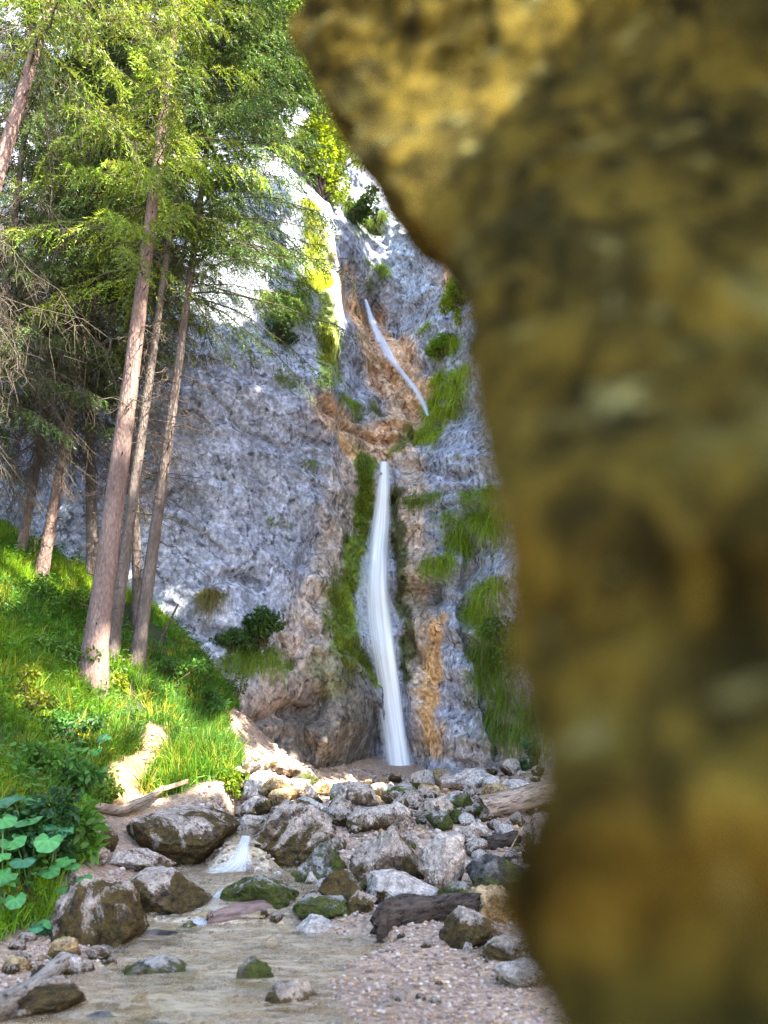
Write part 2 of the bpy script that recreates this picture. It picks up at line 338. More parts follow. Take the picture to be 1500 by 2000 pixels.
def mat_rock(name, base, light, dark, moss, lich=.5, mossy=.5, rough=.8, spec=.3):
    """stone with pale crust and patches of moss"""
    m, t, out = newmat(name); co = coords(t)
    a = noise(t, co, 3.2, 8, .68, .6); b = noise(t, co, 14, 7, .7, .3); g = noise(t, co, 2.1, 5, .62, 1.0); d = noise(t, co, 45, 5, .75)
    c = mix(t, ramp(t, b, [(.32, 0.), (.62, 1.)]), dark, base)
    tc = N_(t, 'ShaderNodeTexCoord'); sp = N_(t, 'ShaderNodeSeparateXYZ'); t.links.new(tc.outputs['Generated'], sp.inputs[0])
    al = math_(t, 'ADD', math_(t, 'ADD', a, math_(t, 'MULTIPLY', math_(t, 'SUBTRACT', sp.outputs[2], .5), .22)), math_(t, 'MULTIPLY', math_(t, 'SUBTRACT', d, .5), .25))
    c = mix(t, ramp(t, al, [(.63 - .3 * lich, 0.), (.68 - .3 * lich, 1.)]), c, light)
    c = mix(t, .9, c, ramp(t, b, [(.34, .25), (.62, 1.35)]), 'MULTIPLY'); c = mix(t, .8, c, ramp(t, d, [(.33, .55), (.62, 1.25)]), 'MULTIPLY')
    mossc = mix(t, ramp(t, b, [(.35, 0.), (.6, 1.)]), moss[0], moss[1]); mossc = mix(t, .9, mossc, ramp(t, d, [(.3, .35), (.7, 1.6)]), 'MULTIPLY')
    gg = math_(t, 'ADD', g, math_(t, 'MULTIPLY', math_(t, 'SUBTRACT', .55, sp.outputs[2]), .28)); gg = math_(t, 'ADD', gg, math_(t, 'MULTIPLY', math_(t, 'SUBTRACT', b, .5), .25))
    gg = math_(t, 'ADD', gg, math_(t, 'MULTIPLY', math_(t, 'SUBTRACT', d, .5), .32)); mf = ramp(t, gg, [(.74 - .5 * mossy, 0.), (.79 - .5 * mossy, 1.)])
    c = mix(t, mf, c, mossc)
    nb = bump(t, a, .6, .12); nb = bump(t, b, 1., .07, nb); nb = bump(t, d, 1., .03, nb)
    finish(t, out, c, nb, rough, spec); return m
GM = ((.020, .026, .004), (.11, .125, .016)); BM = ((.028, .018, .006), (.13, .085, .022))
RM = {
 'brown': mat_rock('brown mossy stone', (.21, .135, .08), (.60, .49, .41), (.035, .02, .01), ((.020, .014, .004), (.125, .080, .020)), .50, .67),
 'moss': mat_rock('green mossy stone', (.19, .17, .13), (.52, .48, .44), (.05, .04, .02), GM, .38, .68),
 'grey': mat_rock('grey lichen stone', (.23, .16, .105), (.62, .50, .41), (.035, .022, .013), BM, .50, .50),
 'pale': mat_rock('pale limestone', (.37, .27, .19), (.70, .585, .50), (.08, .05, .03), BM, .52, .38),
 'white': mat_rock('white limestone', (.52, .43, .36), (.74, .66, .60), (.18, .12, .08), BM, .6, .20),
 'ochre': mat_rock('ochre stone', (.50, .32, .14), (.62, .45, .25), (.22, .12, .04), BM, .4, .2),
 'dark': mat_rock('dark wet stone', (.06, .055, .05), (.20, .19, .18), (.015, .015, .015), GM, .3, .45, .3, .6),
}
def mat_leaf(name, trans=.45, rough=.5, var=.35, tint=(1.25, 1.15, .5)):
    m, t, out = newmat(name); c = vcol(t); oi = N_(t, 'ShaderNodeObjectInfo')
    c = mix(t, var, c, ramp(t, oi.outputs['Random'], [(0, .7), (1, 1.3)]), 'MULTIPLY')
    b = N_(t, 'ShaderNodeBsdfPrincipled', inp={'Roughness': rough}); b.inputs['Specular IOR Level'].default_value = .3
    t.links.new(c, b.inputs['Base Color']); tr = N_(t, 'ShaderNodeBsdfTranslucent'); t.links.new(mix(t, 1, c, tint, 'MULTIPLY'), tr.inputs[0])
    mx = N_(t, 'ShaderNodeMixShader', inp={0: trans}); t.links.new(b.outputs[0], mx.inputs[1]); t.links.new(tr.outputs[0], mx.inputs[2]); t.links.new(mx.outputs[0], out.inputs[0]); return m
M_NEEDLE = mat_leaf('spruce needles', .35); M_GRASS = mat_leaf('grass blades', .5); M_LEAF = mat_leaf('broad leaves', .45, .4)
def mat_bark(name, c1, c2, c3, sc_=1.):
    m, t, out = newmat(name); co = coords(t)
    a = noise(t, co, 5 * sc_, 6, .7, .3, (1, 1, .25)); b = noise(t, co, 22 * sc_, 6, .7, .2, (1, 1, .45)); vo = N_(t, 'ShaderNodeTexVoronoi', inp={'Scale': 26. * sc_})
    mp = N_(t, 'ShaderNodeMapping', inp={'Scale': (1, 1, .4)}); t.links.new(co, mp.inputs[0]); t.links.new(mp.outputs[0], vo.inputs[0])
    c = mix(t, ramp(t, a, [(.38, 0.), (.62, 1.)]), c1, c2); c = mix(t, ramp(t, b, [(.58, 0.), (.7, 1.)]), c, c3)
    c = mix(t, .7, c, ramp(t, vo.outputs[0], [(0, 1.15), (.7, .55)]), 'MULTIPLY')
    nb = bump(t, vo.outputs[0], .7, -.02); nb = bump(t, b, .6, .02, nb); finish(t, out, c, nb, .85, .2); return m
M_BARK = mat_bark('spruce bark', (.155, .10, .085), (.25, .17, .145), (.06, .04, .032))
M_BARKG = mat_bark('grey spruce bark', (.115, .085, .072), (.19, .15, .13), (.05, .035, .03))
M_TWIG = mat_bark('dead twigs', (.085, .07, .05), (.14, .115, .08), (.045, .035, .025), 2)
M_STUB = mat_bark('dark twigs', (.09, .065, .05), (.14, .10, .08), (.05, .035, .03), 2)
def mat_wood(name, c1, c2, dk, rough=.8, spec=.2):
    m, t, out = newmat(name); tc = N_(t, 'ShaderNodeTexCoord')
    a = noise(t, tc.outputs['Object'], 9, 6, .7, .6, (.16, 1.3, 1.3)); b = noise(t, tc.outputs['Object'], 30, 6, .7, .3, (.2, 1, 1))
    c = mix(t, ramp(t, a, [(.38, 0.), (.58, 1.)]), c1, c2); c = mix(t, ramp(t, b, [(.5, 0.), (.62, 1.)]), c, dk)
    nb = bump(t, a, 1, .05); nb = bump(t, b, .8, .02, nb); finish(t, out, c, nb, rough, spec); return m
M_DRIFT = mat_wood('weathered driftwood', (.16, .13, .105), (.36, .32, .28), (.035, .027, .02)); M_WET = mat_wood('wet smooth wood', (.16, .10, .085), (.26, .17, .145), (.09, .055, .045), .35, .5)
M_ROT = mat_wood('black rotten wood', (.035, .025, .018), (.10, .075, .06), (.008, .006, .005), .7); M_TAN = mat_wood('tan barkless wood', (.42, .28, .16), (.60, .45, .28), (.20, .12, .06))
M_GW = mat_wood('grey brown wood', (.22, .16, .12), (.38, .29, .22), (.07, .05, .035))

# ------------------------------------------------------------------ SETTING: ground
def axis(a, b, step, lo, hi, grow=1.25):
    c = list(np.arange(a, b, step)); s = step; x = c[-1]
    while x < hi: s *= grow; x += s; c.append(min(x, hi))
    s = step; x = c[0]; l = []
    while x > lo: s *= grow; x -= s; l.append(max(x, lo))
    return np.array(l[::-1] + c)
GRASSPOLY = None
def ground_color(x, y, z):
    q = np.stack([x, y, z], -1); n = fbm(q, 1.2, 4, 40)[..., None]; n2 = fbm(q, 5, 3, 41)[..., None]
    gravel = np.array([.38, .27, .195]) * (1 + .25 * n + .2 * n2)
    soil = np.array([.30, .19, .11]) * (1 + .3 * n)
    green = np.array([.035, .05, .012]) * (1 + .4 * n2)
    g = gm(x, y)[..., None]; c = gravel * (1 - g) + green * g
    pa = pathm(x, y)[..., None]; c = c * (1 - pa) + np.array([.36, .205, .095]) * (1 + .2 * n2) * pa
    for lv, pl in POOLW.items():
        m = sstep(-.05, .12, polysd(x, y, pl))[..., None]
        c = c * (1 - m) + (np.array([.48, .39, .28]) * (1 + .25 * n) + np.array([.10, .04, -.04]) * np.maximum(n2, 0) * 1.3) * m
    return np.clip(c, .01, .9)
def gpx(l): return [tuple(gh(a, b)[:2]) for a, b in l]
PATH = gpx([(235,1580),(215,1560),(240,1530),(275,1500),(295,1475),(318,1455)])
BANK = gpx([(150,1690),(175,1640),(165,1590),(200,1560),(235,1530),(260,1545),(330,1560),(470,1553),(474,1500),(462,1455),(440,1425)]) + [tuple(gh(450, 1385)[:2]), (-3.1, 21), (-3, 40), (-30, 40), (-30, -10), (-3.0, -10), (-2.75, 5.3)] + gpx([(0,1850),(110,1780),(120,1740)])
def pathm(x, y):
    q = np.stack([x, y, 0 * x], -1); return 1 - sstep(.16, .34, segdist(x, y, PATH) + .1 * fbm(q, 3, 3, 50))
def gm(x, y):
    q = np.stack([x, y, 0 * x], -1); return sstep(-.05, .1, polysd(x, y, BANK) + .12 * fbm(q, 2, 3, 51)) * (1 - pathm(x, y))
gx = axis(-9, 5, .045, -60, 60); gy = axis(4.4, 24, .06, -60, 60)
X, Yg = np.meshgrid(gx, gy, indexing='ij'); Z = G(X, Yg)
obj('ground', np.stack([X, Yg, Z], -1).reshape(-1, 3), grid_faces(len(gx), len(gy)), mat_ground(), col=ground_color(X, Yg, Z).reshape(-1, 3), kind='structure')

# ------------------------------------------------------------------ SETTING: cliff
def wp(px, py): p = ch(px, py); return (p[0], p[2])
def strip(x, z, px, wpx, edge=.5):
    pts = [wp(*a) for a in px]; s = 24 / F * wpx; return 1 - sstep(s * (1 - edge), s * (1 + edge), segdist(x, z, pts))
cx_ = axis(-11.5, 6.2, .055, -45, 30); cz_ = axis(.2, 34, .065, -2, 48)
X, Zc = np.meshgrid(cx_, cz_, indexing='ij'); Yc = D(X, Zc)
q = np.stack([X, Yc, Zc], -1); n = fbm(q, .8, 4, 60); n2 = fbm(q, 3, 3, 61); n3 = fbm(q, .3, 3, 62)
XX = X + .35 * fbm(q, 1.5, 3, 63); ZZ = Zc + .5 * fbm(q, 1.2, 3, 64)
C = np.array([.285, .305, .375]) * (1 + .3 * n + .15 * n2)[..., None]
def lay(mask, c, k=1):
    global C
    m = np.clip(mask * k, 0, 1)[..., None]; C = C * (1 - m) + np.array(c) * (1 + .25 * n2)[..., None] * m
lay(strip(XX, ZZ, [(700,900),(690,1000),(640,1150),(600,1260),(560,1380),(520,1450)], 42), (.40, .325, .27), .85)
lay(strip(XX, ZZ, [(600,1330),(560,1400)], 60), (.34, .27, .24), .7)
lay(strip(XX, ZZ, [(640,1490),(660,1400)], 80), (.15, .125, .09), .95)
lay(strip(XX, ZZ, [(490,1440),(570,1420),(620,1400)], 52), (.12, .10, .085), .9)  # dark brown painted in for the shade of the undercut
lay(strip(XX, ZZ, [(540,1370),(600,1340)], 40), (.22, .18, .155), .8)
lay(strip(XX, ZZ, [(700,620),(740,700),(760,760),(800,790),(780,860),(700,860),(660,830)], 42), (.50, .325, .20), .95)
lay(strip(XX, ZZ, [(740,640),(790,720),(830,790)], 30), (.62, .40, .24), .95)
lay(strip(XX, ZZ, [(640,480),(690,560),(710,640)], 12), (.50, .32, .16), .8)
lay(strip(XX, ZZ, [(860,440),(875,540)], 14), (.62, .36, .16), .8)
lay(strip(XX, ZZ, [(810,370),(850,400)], 24), (.50, .40, .34), .8)
lay(strip(XX, ZZ, [(800,900),(800,1050),(810,1200),(830,1450)], 30), (.44, .34, .26), .85)
lay(strip(XX, ZZ, [(845,1210),(835,1400),(850,1480)], 16), (.52, .30, .12), .85)
lay(strip(XX, ZZ, [(660,850),(690,870)], 14), (.60, .38, .18), .8)
lay(strip(XX, ZZ, [(900,1480),(980,1490)], 40), (.30, .25, .21), .8)
lay(strip(XX, ZZ, [(780,330),(800,600)], 60), (.40, .46, .56), .7)
moss = (.10, .145, .012)
lay(strip(XX, ZZ, [(718,905),(712,1000),(700,1080),(675,1160),(665,1240),(700,1290),(740,1330)], 21, .3), moss, 1)
lay(strip(XX, ZZ, [(672,1200),(680,1260)], 30, .3), moss, 1)
lay(strip(XX, ZZ, [(765,960),(772,1030),(775,1100),(790,1230),(795,1330)], 11, .4), (.07, .085, .02), .9)
lay(strip(XX, ZZ, [(640,1290),(655,1350)], 30), (.10, .11, .03), .6)
lay(strip(XX, ZZ, [(605,480),(625,560),(642,620),(638,740)], 22, .4), (.26, .34, .02), .8)
lay(strip(XX, ZZ, [(600,400),(620,480)], 20, .4), (.22, .30, .03), .6)
lay(strip(XX, ZZ, [(735,800),(740,815)], 14), (.10, .11, .02), .9)
lay(strip(XX, ZZ, [(800,850),(780,880)], 14), (.10, .12, .02), .9)
lay(strip(XX, ZZ, [(740,450),(700,460),(690,420)], 22), (.10, .14, .04), .6)
lay(sstep(.30, .5, fbm(q, 1.1, 4, 66)) * sstep(-2.5, 0, X), (.10, .12, .04), .5)
lay(sstep(28, 34, Zc), (.10, .12, .05), .6)
C = np.clip(C, .01, .85)
obj('cliff', q.reshape(-1, 3), grid_faces(len(cx_), len(cz_))[:, ::-1], mat_cliff(), col=C.reshape(-1, 3), kind='structure')

# ------------------------------------------------------------------ SETTING: water
def mat_water():
    m, t, out = newmat('shallow stream water'); co = coords(t, False)
    a = noise(t, co, 2.6, 4, .55, 1.6, (.7, 1.3, 1)); b = noise(t, co, 7, 4, .55, 1.2, (.6, 1.4, 1))
    nb = bump(t, a, .35, .06); nb = bump(t, b, .25, .02, nb)
    tr = N_(t, 'ShaderNodeBsdfTransparent', inp={0: (.93, .92, .86, 1)}); df = N_(t, 'ShaderNodeBsdfDiffuse'); t.links.new(mix(t, ramp(t, b, [(.4, 0.), (.6, 1.)]), (.42, .30, .17), (.66, .56, .42)), df.inputs[0])
    gl = N_(t, 'ShaderNodeBsdfGlossy', inp={'Roughness': .12}); t.links.new(nb, gl.inputs['Normal'])
    m1 = N_(t, 'ShaderNodeMixShader'); t.links.new(ramp(t, a, [(.35, .22), (.7, .58)]), m1.inputs[0]); t.links.new(tr.outputs[0], m1.inputs[1]); t.links.new(df.outputs[0], m1.inputs[2])
    fr = N_(t, 'ShaderNodeFresnel', inp={'IOR': 1.33}); t.links.new(nb, fr.inputs['Normal'])
    m2 = N_(t, 'ShaderNodeMixShader'); t.links.new(math_(t, 'MULTIPLY', fr.outputs[0], .55), m2.inputs[0]); t.links.new(m1.outputs[0], m2.inputs[1]); t.links.new(gl.outputs[0], m2.inputs[2])
    t.links.new(m2.outputs[0], out.inputs[0]); return m
M_WATER = mat_water(); wv, wf, o_ = [], [], 0
for lv, pl in POOLW.items():
    a = np.array(pl); x0, y0 = a.min(0) - .3; x1, y1 = a.max(0) + .3
    ux = np.arange(x0, x1, .05); uy = np.arange(y0, y1, .06); X, Y = np.meshgrid(ux, uy, indexing='ij')
    inside = polysd(X, Y, pl) > (-.28 if lv < .1 else -.1); f = grid_faces(len(ux), len(uy)); inside &= G(X, Y) > lv - .13; f = f[inside.ravel()[f].all(1)]
    q = np.stack([X, Y, 0 * X], -1)
    wv.append(np.stack([X, Y, lv + .006 * fbm(q, 2.5, 3, 70) - (.09 * (1 - sstep(-.12, .12, polysd(X, Y, pl))) if lv > .1 else 0)], -1).reshape(-1, 3)); wf.append(f + o_); o_ += X.size
obj('stream', np.vstack(wv), np.vstack(wf), M_WATER, kind='structure')

def mat_fall(name, op=.95, col=(.80, .86, .95), sx=16., sz=.35):
    m, t, out = newmat(name); uv = N_(t, 'ShaderNodeUVMap', uv_map='UV').outputs[0]
    a = noise(t, uv, 1, 3, .5, .2, (sx, sz, 1)); b = noise(t, uv, 1, 3, .5, .1, (sx * 4, sz * 1.2, 1))
    sp = N_(t, 'ShaderNodeSeparateXYZ'); t.links.new(uv, sp.inputs[0])
    e = math_(t, 'SUBTRACT', 1, math_(t, 'ABSOLUTE', math_(t, 'SUBTRACT', math_(t, 'MULTIPLY', sp.outputs[0], 2), 1), 0))
    e = ramp(t, math_(t, 'ADD', e, math_(t, 'MULTIPLY', math_(t, 'SUBTRACT', a, .5), .9)), [(.02, 0.), (.62, 1.)])
    k = math_(t, 'MULTIPLY', e, ramp(t, b, [(.25, .55 * op), (.6, op)]))
    df = N_(t, 'ShaderNodeBsdfDiffuse'); t.links.new(mix(t, ramp(t, a, [(.35, 0.), (.6, 1.)]), tuple(.76 * c for c in col), col), df.inputs[0])
    tl = N_(t, 'ShaderNodeBsdfTranslucent', inp={0: (*col, 1)}); m0 = N_(t, 'ShaderNodeMixShader', inp={0: .12}); t.links.new(df.outputs[0], m0.inputs[1]); t.links.new(tl.outputs[0], m0.inputs[2])
    tr = N_(t, 'ShaderNodeBsdfTransparent'); m1 = N_(t, 'ShaderNodeMixShader'); t.links.new(k, m1.inputs[0]); t.links.new(tr.outputs[0], m1.inputs[1]); t.links.new(m0.outputs[0], m1.inputs[2])
    t.links.new(m1.outputs[0], out.inputs[0]); return m
def fall(name, pts, mat, label, off=.25, depth=.5, nu=15, layers=2, ground_pts=False, group=None):
    """pts: (px, py, half width px[, Y]); a bulging column of water of real width and depth"""
    c = []; hw = []
    for q in pts:
        if len(q) > 3: p = P(q[0], q[1], q[3])
        else: p = ch(q[0], q[1]) if not ground_pts else gh(q[0], q[1])
        c.append(p - np.array([0, off, 0]) if len(q) < 4 else p); hw.append(q[2] * p[1] / F)
    c = np.array(c); hw = np.array(hw)
    if len(pts[0]) < 4 and not ground_pts:      # free fall: smooth the depth along the drop
        yy = c[:, 1].copy(); yy = np.interp(np.arange(len(yy)), [0, len(yy) - 1], [yy[0], yy[-1]]) * .5 + np.minimum.accumulate(yy) * .5
        yy = np.minimum(yy, c[:, 1]); px = np.array([[q[0], q[1]] for q in pts], float); c = P(px[:, 0], px[:, 1], yy)
    s = np.linspace(0, len(c) - 1, 60); k = np.arange(len(c))
    cs = np.stack([np.interp(s, k, c[:, i]) for i in range(3)], -1)
    for _ in range(3): cs[1:-1] = (cs[:-2] + 2 * cs[1:-1] + cs[2:]) / 4
    hs = np.interp(s, k, hw); L = np.concatenate([[0], np.cumsum(np.linalg.norm(np.diff(cs, axis=0), axis=1))])
    V = []; Fc = []; UV = []; o = 0
    for ly in range(layers):
        u = np.linspace(-1, 1, nu); sx = hs[:, None] * u[None] * (1 - .22 * ly)
        bul = -np.sqrt(np.maximum(1 - u ** 2, 0))[None] * hs[:, None] * depth * (1 - .6 * ly)
        v = np.stack([cs[:, None, 0] + sx, cs[:, None, 1] + bul, cs[:, None, 2] + 0 * sx], -1)
        v += .02 * fbm(v * np.array([4, 4, .4]), 1., 3, 80 + ly)[..., None]
        V.append(v.reshape(-1, 3)); Fc.append(grid_faces(60, nu) + o); o += v.shape[0] * v.shape[1]
        UV.append(np.stack(np.broadcast_arrays((u[None] + 1) / 2 + .37 * ly * 0, L[:, None] + 5 * ly), -1).reshape(-1, 2))
    V = np.vstack(V); Fc = np.vstack(Fc); UV = np.vstack(UV); base = V[:: 1].min(0) * [0, 0, 1] + cs[-1] * [1, 1, 0]
    o = obj(name, V, Fc, mat, loc=base, label=label, cat='waterfall', group=group)
    uv = o.data.uv_layers.new(name='UV'); uv.data.foreach_set('uv', UV[Fc.ravel()].astype(np.float32).ravel()); return o
M_FALL = mat_fall('white falling water', 1.0, (.90, .94, 1.0), 3.2, .22); M_THIN = mat_fall('thin sliding water', .5, (.72, .82, 1.), 3); M_MIST = mat_fall('spray and foam', .42, (.88, .92, .98), 3, .8); M_VEIL = mat_fall('thin water veil', .17, (.72, .84, .9), 5, .5); M_SMALL = mat_fall('small cascade water', .5, (.72, .75, .78), 7., 2.)
fall('waterfall', [(750,903,10),(748,960,18),(744,1020,22),(739,1090,22),(737,1150,25),(741,1210,29),(749,1270,28),(759,1330,27),(767,1400,29),(775,1460,29),(783,1518,31)], M_FALL, 'tall silky white waterfall dropping down the mossy slot into the pool', .35, .6)
fall('waterfall', [(714,585,4),(725,625,10),(743,665,14),(763,702,13),(790,735,9),(812,762,9),(828,790,8),(835,812,4)], M_THIN, 'faint slanting white cascade high in the gully above the tan rock', .75, .5)
fall('water_veil', [(742,1000,14),(726,1060,18),(714,1120,24),(708,1180,28),(718,1240,28),(742,1300,18)], M_VEIL, 'faint watery veil spreading over the moss left of the tall waterfall', .30, .25)
fall('mist', [(768,1455,30),(777,1485,40),(782,1506,58),(784,1522,78)], M_MIST, 'thin spray where the tall waterfall meets the pool shingle', .75, .3)
fall('cascade', [(480,1632,11,10.3),(478,1645,13,10.12),(474,1660,18,10.02),(468,1678,24,9.95),(455,1692,38,9.85),(440,1701,52,9.65)], M_SMALL, 'small milky cascade between the two biggest streamside boulders', 0, .3)
fall('cascade', [(436,1738,12,8.5),(424,1756,15,8.3),(408,1776,20,8.12),(398,1792,28,8.0),(394,1806,38,7.85)], M_SMALL, 'little cascade beside the smooth brown log in the stream', 0, .25)

# ------------------------------------------------------------------ boulders
def ico(n):
    import bmesh
    b = bmesh.new(); bmesh.ops.create_icosphere(b, subdivisions=n, radius=1); v = np.array([x.co[:] for x in b.verts]); f = np.array([[y.index for y in x.verts] for x in b.faces]); b.free(); return v, f
ICO = {k: ico(k) for k in (2, 3, 4, 5, 6)}
def rock_mesh(n, seed, sx, sy, sz, peak=0., lump=.12, cuts=14):
    r = np.random.default_rng(seed); v, f = ICO[n]; v = v.copy()
    nn = norm(r.normal(size=(cuts, 3))); dd = r.uniform(.62, .98, cuts)
    dot = v @ nn.T; rr = np.where(dot > .05, dd / np.maximum(dot, .05), 9); a = np.sort(rr, 1)
    rad = np.minimum(a[:, 0], 1.15); rad = np.minimum(rad, .5 * rad + .5 * a[:, 1] - .0)   # flat facets, softened
    v = v * rad[:, None]
    off = r.uniform(-50, 50, 3)
    v *= (1 + lump * fbm(v + off, 1.4, 3, 1) + lump * .9 * fbm(v + off, 3.2, 4, 2, True) + lump * .4 * fbm(v + off, 9, 4, 3))[:, None]
    if peak: v[:, :2] *= (1 - peak * np.clip(v[:, 2:3], -.3, 1))
    lo, hi = v.min(0), v.max(0); v = (v - (lo + hi) / 2) / (hi - lo) * 2
    v = v * np.array([sx, sy, sz]); v[:, 2] += sz
    return v, f
def boulder(x0, y0, x1, y1, kind, label, name='boulder', cat='rock', seed=None, n=5, peak=.15, dy=.8, rot=0, tilt=0, group=None, sink=.22, lump=.12):
    cx = (x0 + x1) / 2; p = gh(cx, y1); seed = seed if seed is not None else int(x0 * 7 + y0)
    wd = (x1 - x0) * p[1] / F; yc = p[1] + wd * dy * .18; wd = (x1 - x0) * yc / F / math.cos(PITCH) ** .5
    top = P(cx, y0, yc); ht = max(top[2] - p[2], .02) * (1 + sink); bx = top[0]
    v, f = rock_mesh(n, seed, wd / 2, wd * dy / 2, ht / 2, peak, lump)
    if tilt: c, s = math.cos(tilt), math.sin(tilt); v = np.stack([v[:, 0] * c - v[:, 2] * s, v[:, 1], v[:, 0] * s + v[:, 2] * c], -1)
    me = mesh_np(name, v, f, RM[kind])
    return link(name, me, None, (bx, yc, p[2] - ht * sink), label, cat, group)
B = boulder
B(250,1563,466,1692,'brown','biggest boulder, rounded, brown mossy sides and a pale lichen top, left of the small cascade',n=6,peak=.05,dy=.85,lump=.09)
B(492,1553,655,1700,'grey','tall rugged grey boulder with brown foot, right of the small cascade',n=6,peak=.2,lump=.18)
B(575,1630,690,1735,'moss','dark mossy rock leaning against the tall grey boulder',n=6,peak=.2,lump=.16)
B(125,1705,280,1848,'brown','humped rock streaked white over brown moss, nearest the leafy plants',n=6,peak=.3,dy=.8,lump=.13)
B(235,1688,415,1776,'brown','long low mossy brown rock with a white knob, left of the lower cascade',n=6,peak=.1,lump=.12)
B(200,1652,335,1702,'pale','low pinkish rock slab below the biggest boulder',peak=.3)
B(437,1703,578,1776,'moss','rounded dark green rock with a pale chip on top, behind the smooth log',n=6,peak=.1)
B(685,1603,835,1722,'grey','pointed grey rock with a bright moss tuft on its face',n=6,peak=.45,lump=.16)
B(812,1620,904,1737,'pale','upright smooth pale rock with a tan cap',n=6,peak=.15,lump=.08)
B(625,1693,706,1772,'brown','round white and brown rock below the mossy leaning rock',peak=.1)
B(712,1700,872,1768,'white','long white tilted slab in the middle of the rock pile',n=6,peak=.0,dy=.6,tilt=-.22,lump=.08)
B(570,1745,692,1795,'moss','low blackish moss covered rock at the edge of the stream')
B(683,1735,735,1780,'brown','small round brown rock under the white slab')
B(575,1786,662,1826,'white','white rock with a green left side, at the water edge')
B(862,1768,976,1846,'brown','brown mossy rock with a white rim at the end of the rotten stump',n=6)
B(908,1724,1022,1800,'ochre','flat pinkish ochre slab right of the rock pile',peak=0,tilt=-.1)
B(856,1718,922,1772,'moss','small green topped rock beside the flat ochre slab')
B(912,1660,1032,1737,'dark','black wet rock with moss on its top right',n=6,peak=.05)
B(936,1820,1052,1872,'pale','broken pale rock lying right of the rotten stump',peak=.1)
B(970,1862,1082,1925,'white','flat whitish rock half in the gravel by the overhanging rock',peak=.1,lump=.08)
B(248,1863,380,1922,'moss','low green mossy rock with a white patch in the shallow water',n=6,peak=.35)
B(463,1866,537,1932,'moss','pointed greenish grey rock in the middle of the water',peak=.4)
B(525,1908,627,1982,'grey','nearest rock in the stream, grey with a black mossy left side',n=6,peak=.2)
B(268,1814,352,1846,'dark','low dark wet stone just below the humped rock')
B(345,1796,390,1826,'moss','small dark stone in the water left of the smooth log')
B(183,1836,242,1864,'dark','small dark stone with a white pebble on it at the foot of the humped rock')
B(170,1600,232,1658,'brown','small brown rock tucked left of the biggest boulder')
B(130,1700,182,1746,'pale','grey stone between the leafy plants and the humped rock')
B(168,1648,214,1690,'pale','pinkish stone beside the grass edge')
B(462,1588,520,1632,'pale','pale stone at the lip of the small cascade')
B(475,1550,550,1594,'pale','smooth light grey stone behind the small cascade')
B(478,1500,562,1562,'white','sunlit white block at the foot of the grassy knoll')
B(520,1478,592,1517,'grey','flat grey rock above the sunlit white block')
B(568,1498,622,1532,'moss','small mossy rock at the edge of the pool shingle')
B(588,1532,630,1572,'grey','upright grey stone behind the tall grey boulder')
B(622,1548,702,1606,'grey','blunt grey rock behind the pointed rock')
B(618,1524,700,1558,'ochre','bright yellow stained rock in the upper boulder field')
B(680,1550,762,1582,'ochre','orange stained flat rock just below the yellow one')
B(698,1527,765,1560,'brown','dark brown flat rock right of the yellow stained rock')
B(738,1560,808,1620,'pale','peaked white rock in the middle of the boulder field',peak=.5)
B(812,1550,888,1602,'grey','speckled grey rock right of the peaked white rock')
B(815,1525,857,1562,'ochre','small rusty brown rock before the shingle')
B(748,1532,818,1572,'moss','olive grey rock between the brown and the rusty rocks')
B(868,1542,925,1590,'moss','mottled mossy rock in the upper right boulder field')
B(862,1498,958,1547,'white','biggest pale rock on the right rim of the pool')
B(912,1496,958,1524,'grey','grey rock perched behind the pale rock on the pool rim')
B(955,1518,1022,1562,'pale','light rounded rock at the right end of the pool rim')
B(1015,1540,1085,1572,'grey','grey flat stone next to the overhanging rock')
B(893,1602,955,1652,'pale','broken whitish rock behind the upright smooth rock')
B(1018,1588,1095,1690,'grey','grey rock half hidden behind the overhanging rock')
B(920,1563,962,1595,'moss','green capped stone beside the dark beam')
B(10,1862,62,1898,'ochre','ochre stone on the gravel at the left edge')
B(100,1828,158,1872,'ochre','tan round stone behind the weathered driftwood')
B(113,1862,162,1904,'white','white stone touching the end of the weathered driftwood')
B(400,1906,470,1938,'pale','pale wet stone with water sliding over it')
B(513,1826,542,1852,'ochre','lone orange stone in the shallow water')
B(902,1838,922,1860,'white','tiny bright white stone beside the rotten stump')
B(240,1965,312,1995,'ochre','rust red stone at the bottom edge of the stream')
B(160,1975,232,2012,'dark','dark grey stone at the lower left edge of the frame')
B(236,1988,330,2030,'dark','slaty grey stone below the rust red one')
B(530,1700,565,1722,'white','white chip of stone behind the dark green rock')
B(590,1700,628,1740,'pale','pale stone wedged under the mossy leaning rock')
# loose stones, alike
r_ = np.random.default_rng(5)
SM = []
for k in range(12):
    v, f = rock_mesh(3, 900 + k, .5, .42, .32, .1, .15, 10); SM.append((v, f))
kinds = ['pale', 'white', 'grey', 'ochre', 'brown', 'moss', 'grey', 'brown', 'pale']
meshes = {(k, i): mesh_np('loose_stone', *SM[i], RM[k]) for k in set(kinds) for i in range(12)}
def loose(n, box, lab, grp, s0, s1):
    c = 0
    while c < n:
        px, py = r_.uniform(*box[0]), r_.uniform(*box[1]); p = gh(px, py)
        if gm(p[0:1], p[1:2])[0] > .3 or p[1] > D0(p[0], p[2]) - .3: c += .2; continue
        o = link('loose_stone', meshes[(kinds[r_.integers(9)], int(r_.integers(12)))], None, (p[0], p[1], p[2] - .02), lab, 'stone', grp)
        s = r_.uniform(s0, s1) * r_.uniform(.6, 1.3); o.scale = (s, s, s * r_.uniform(.8, 1.3)); o.rotation_euler = (r_.uniform(-.3, .3), r_.uniform(-.3, .3), r_.uniform(0, 6)); c += 1
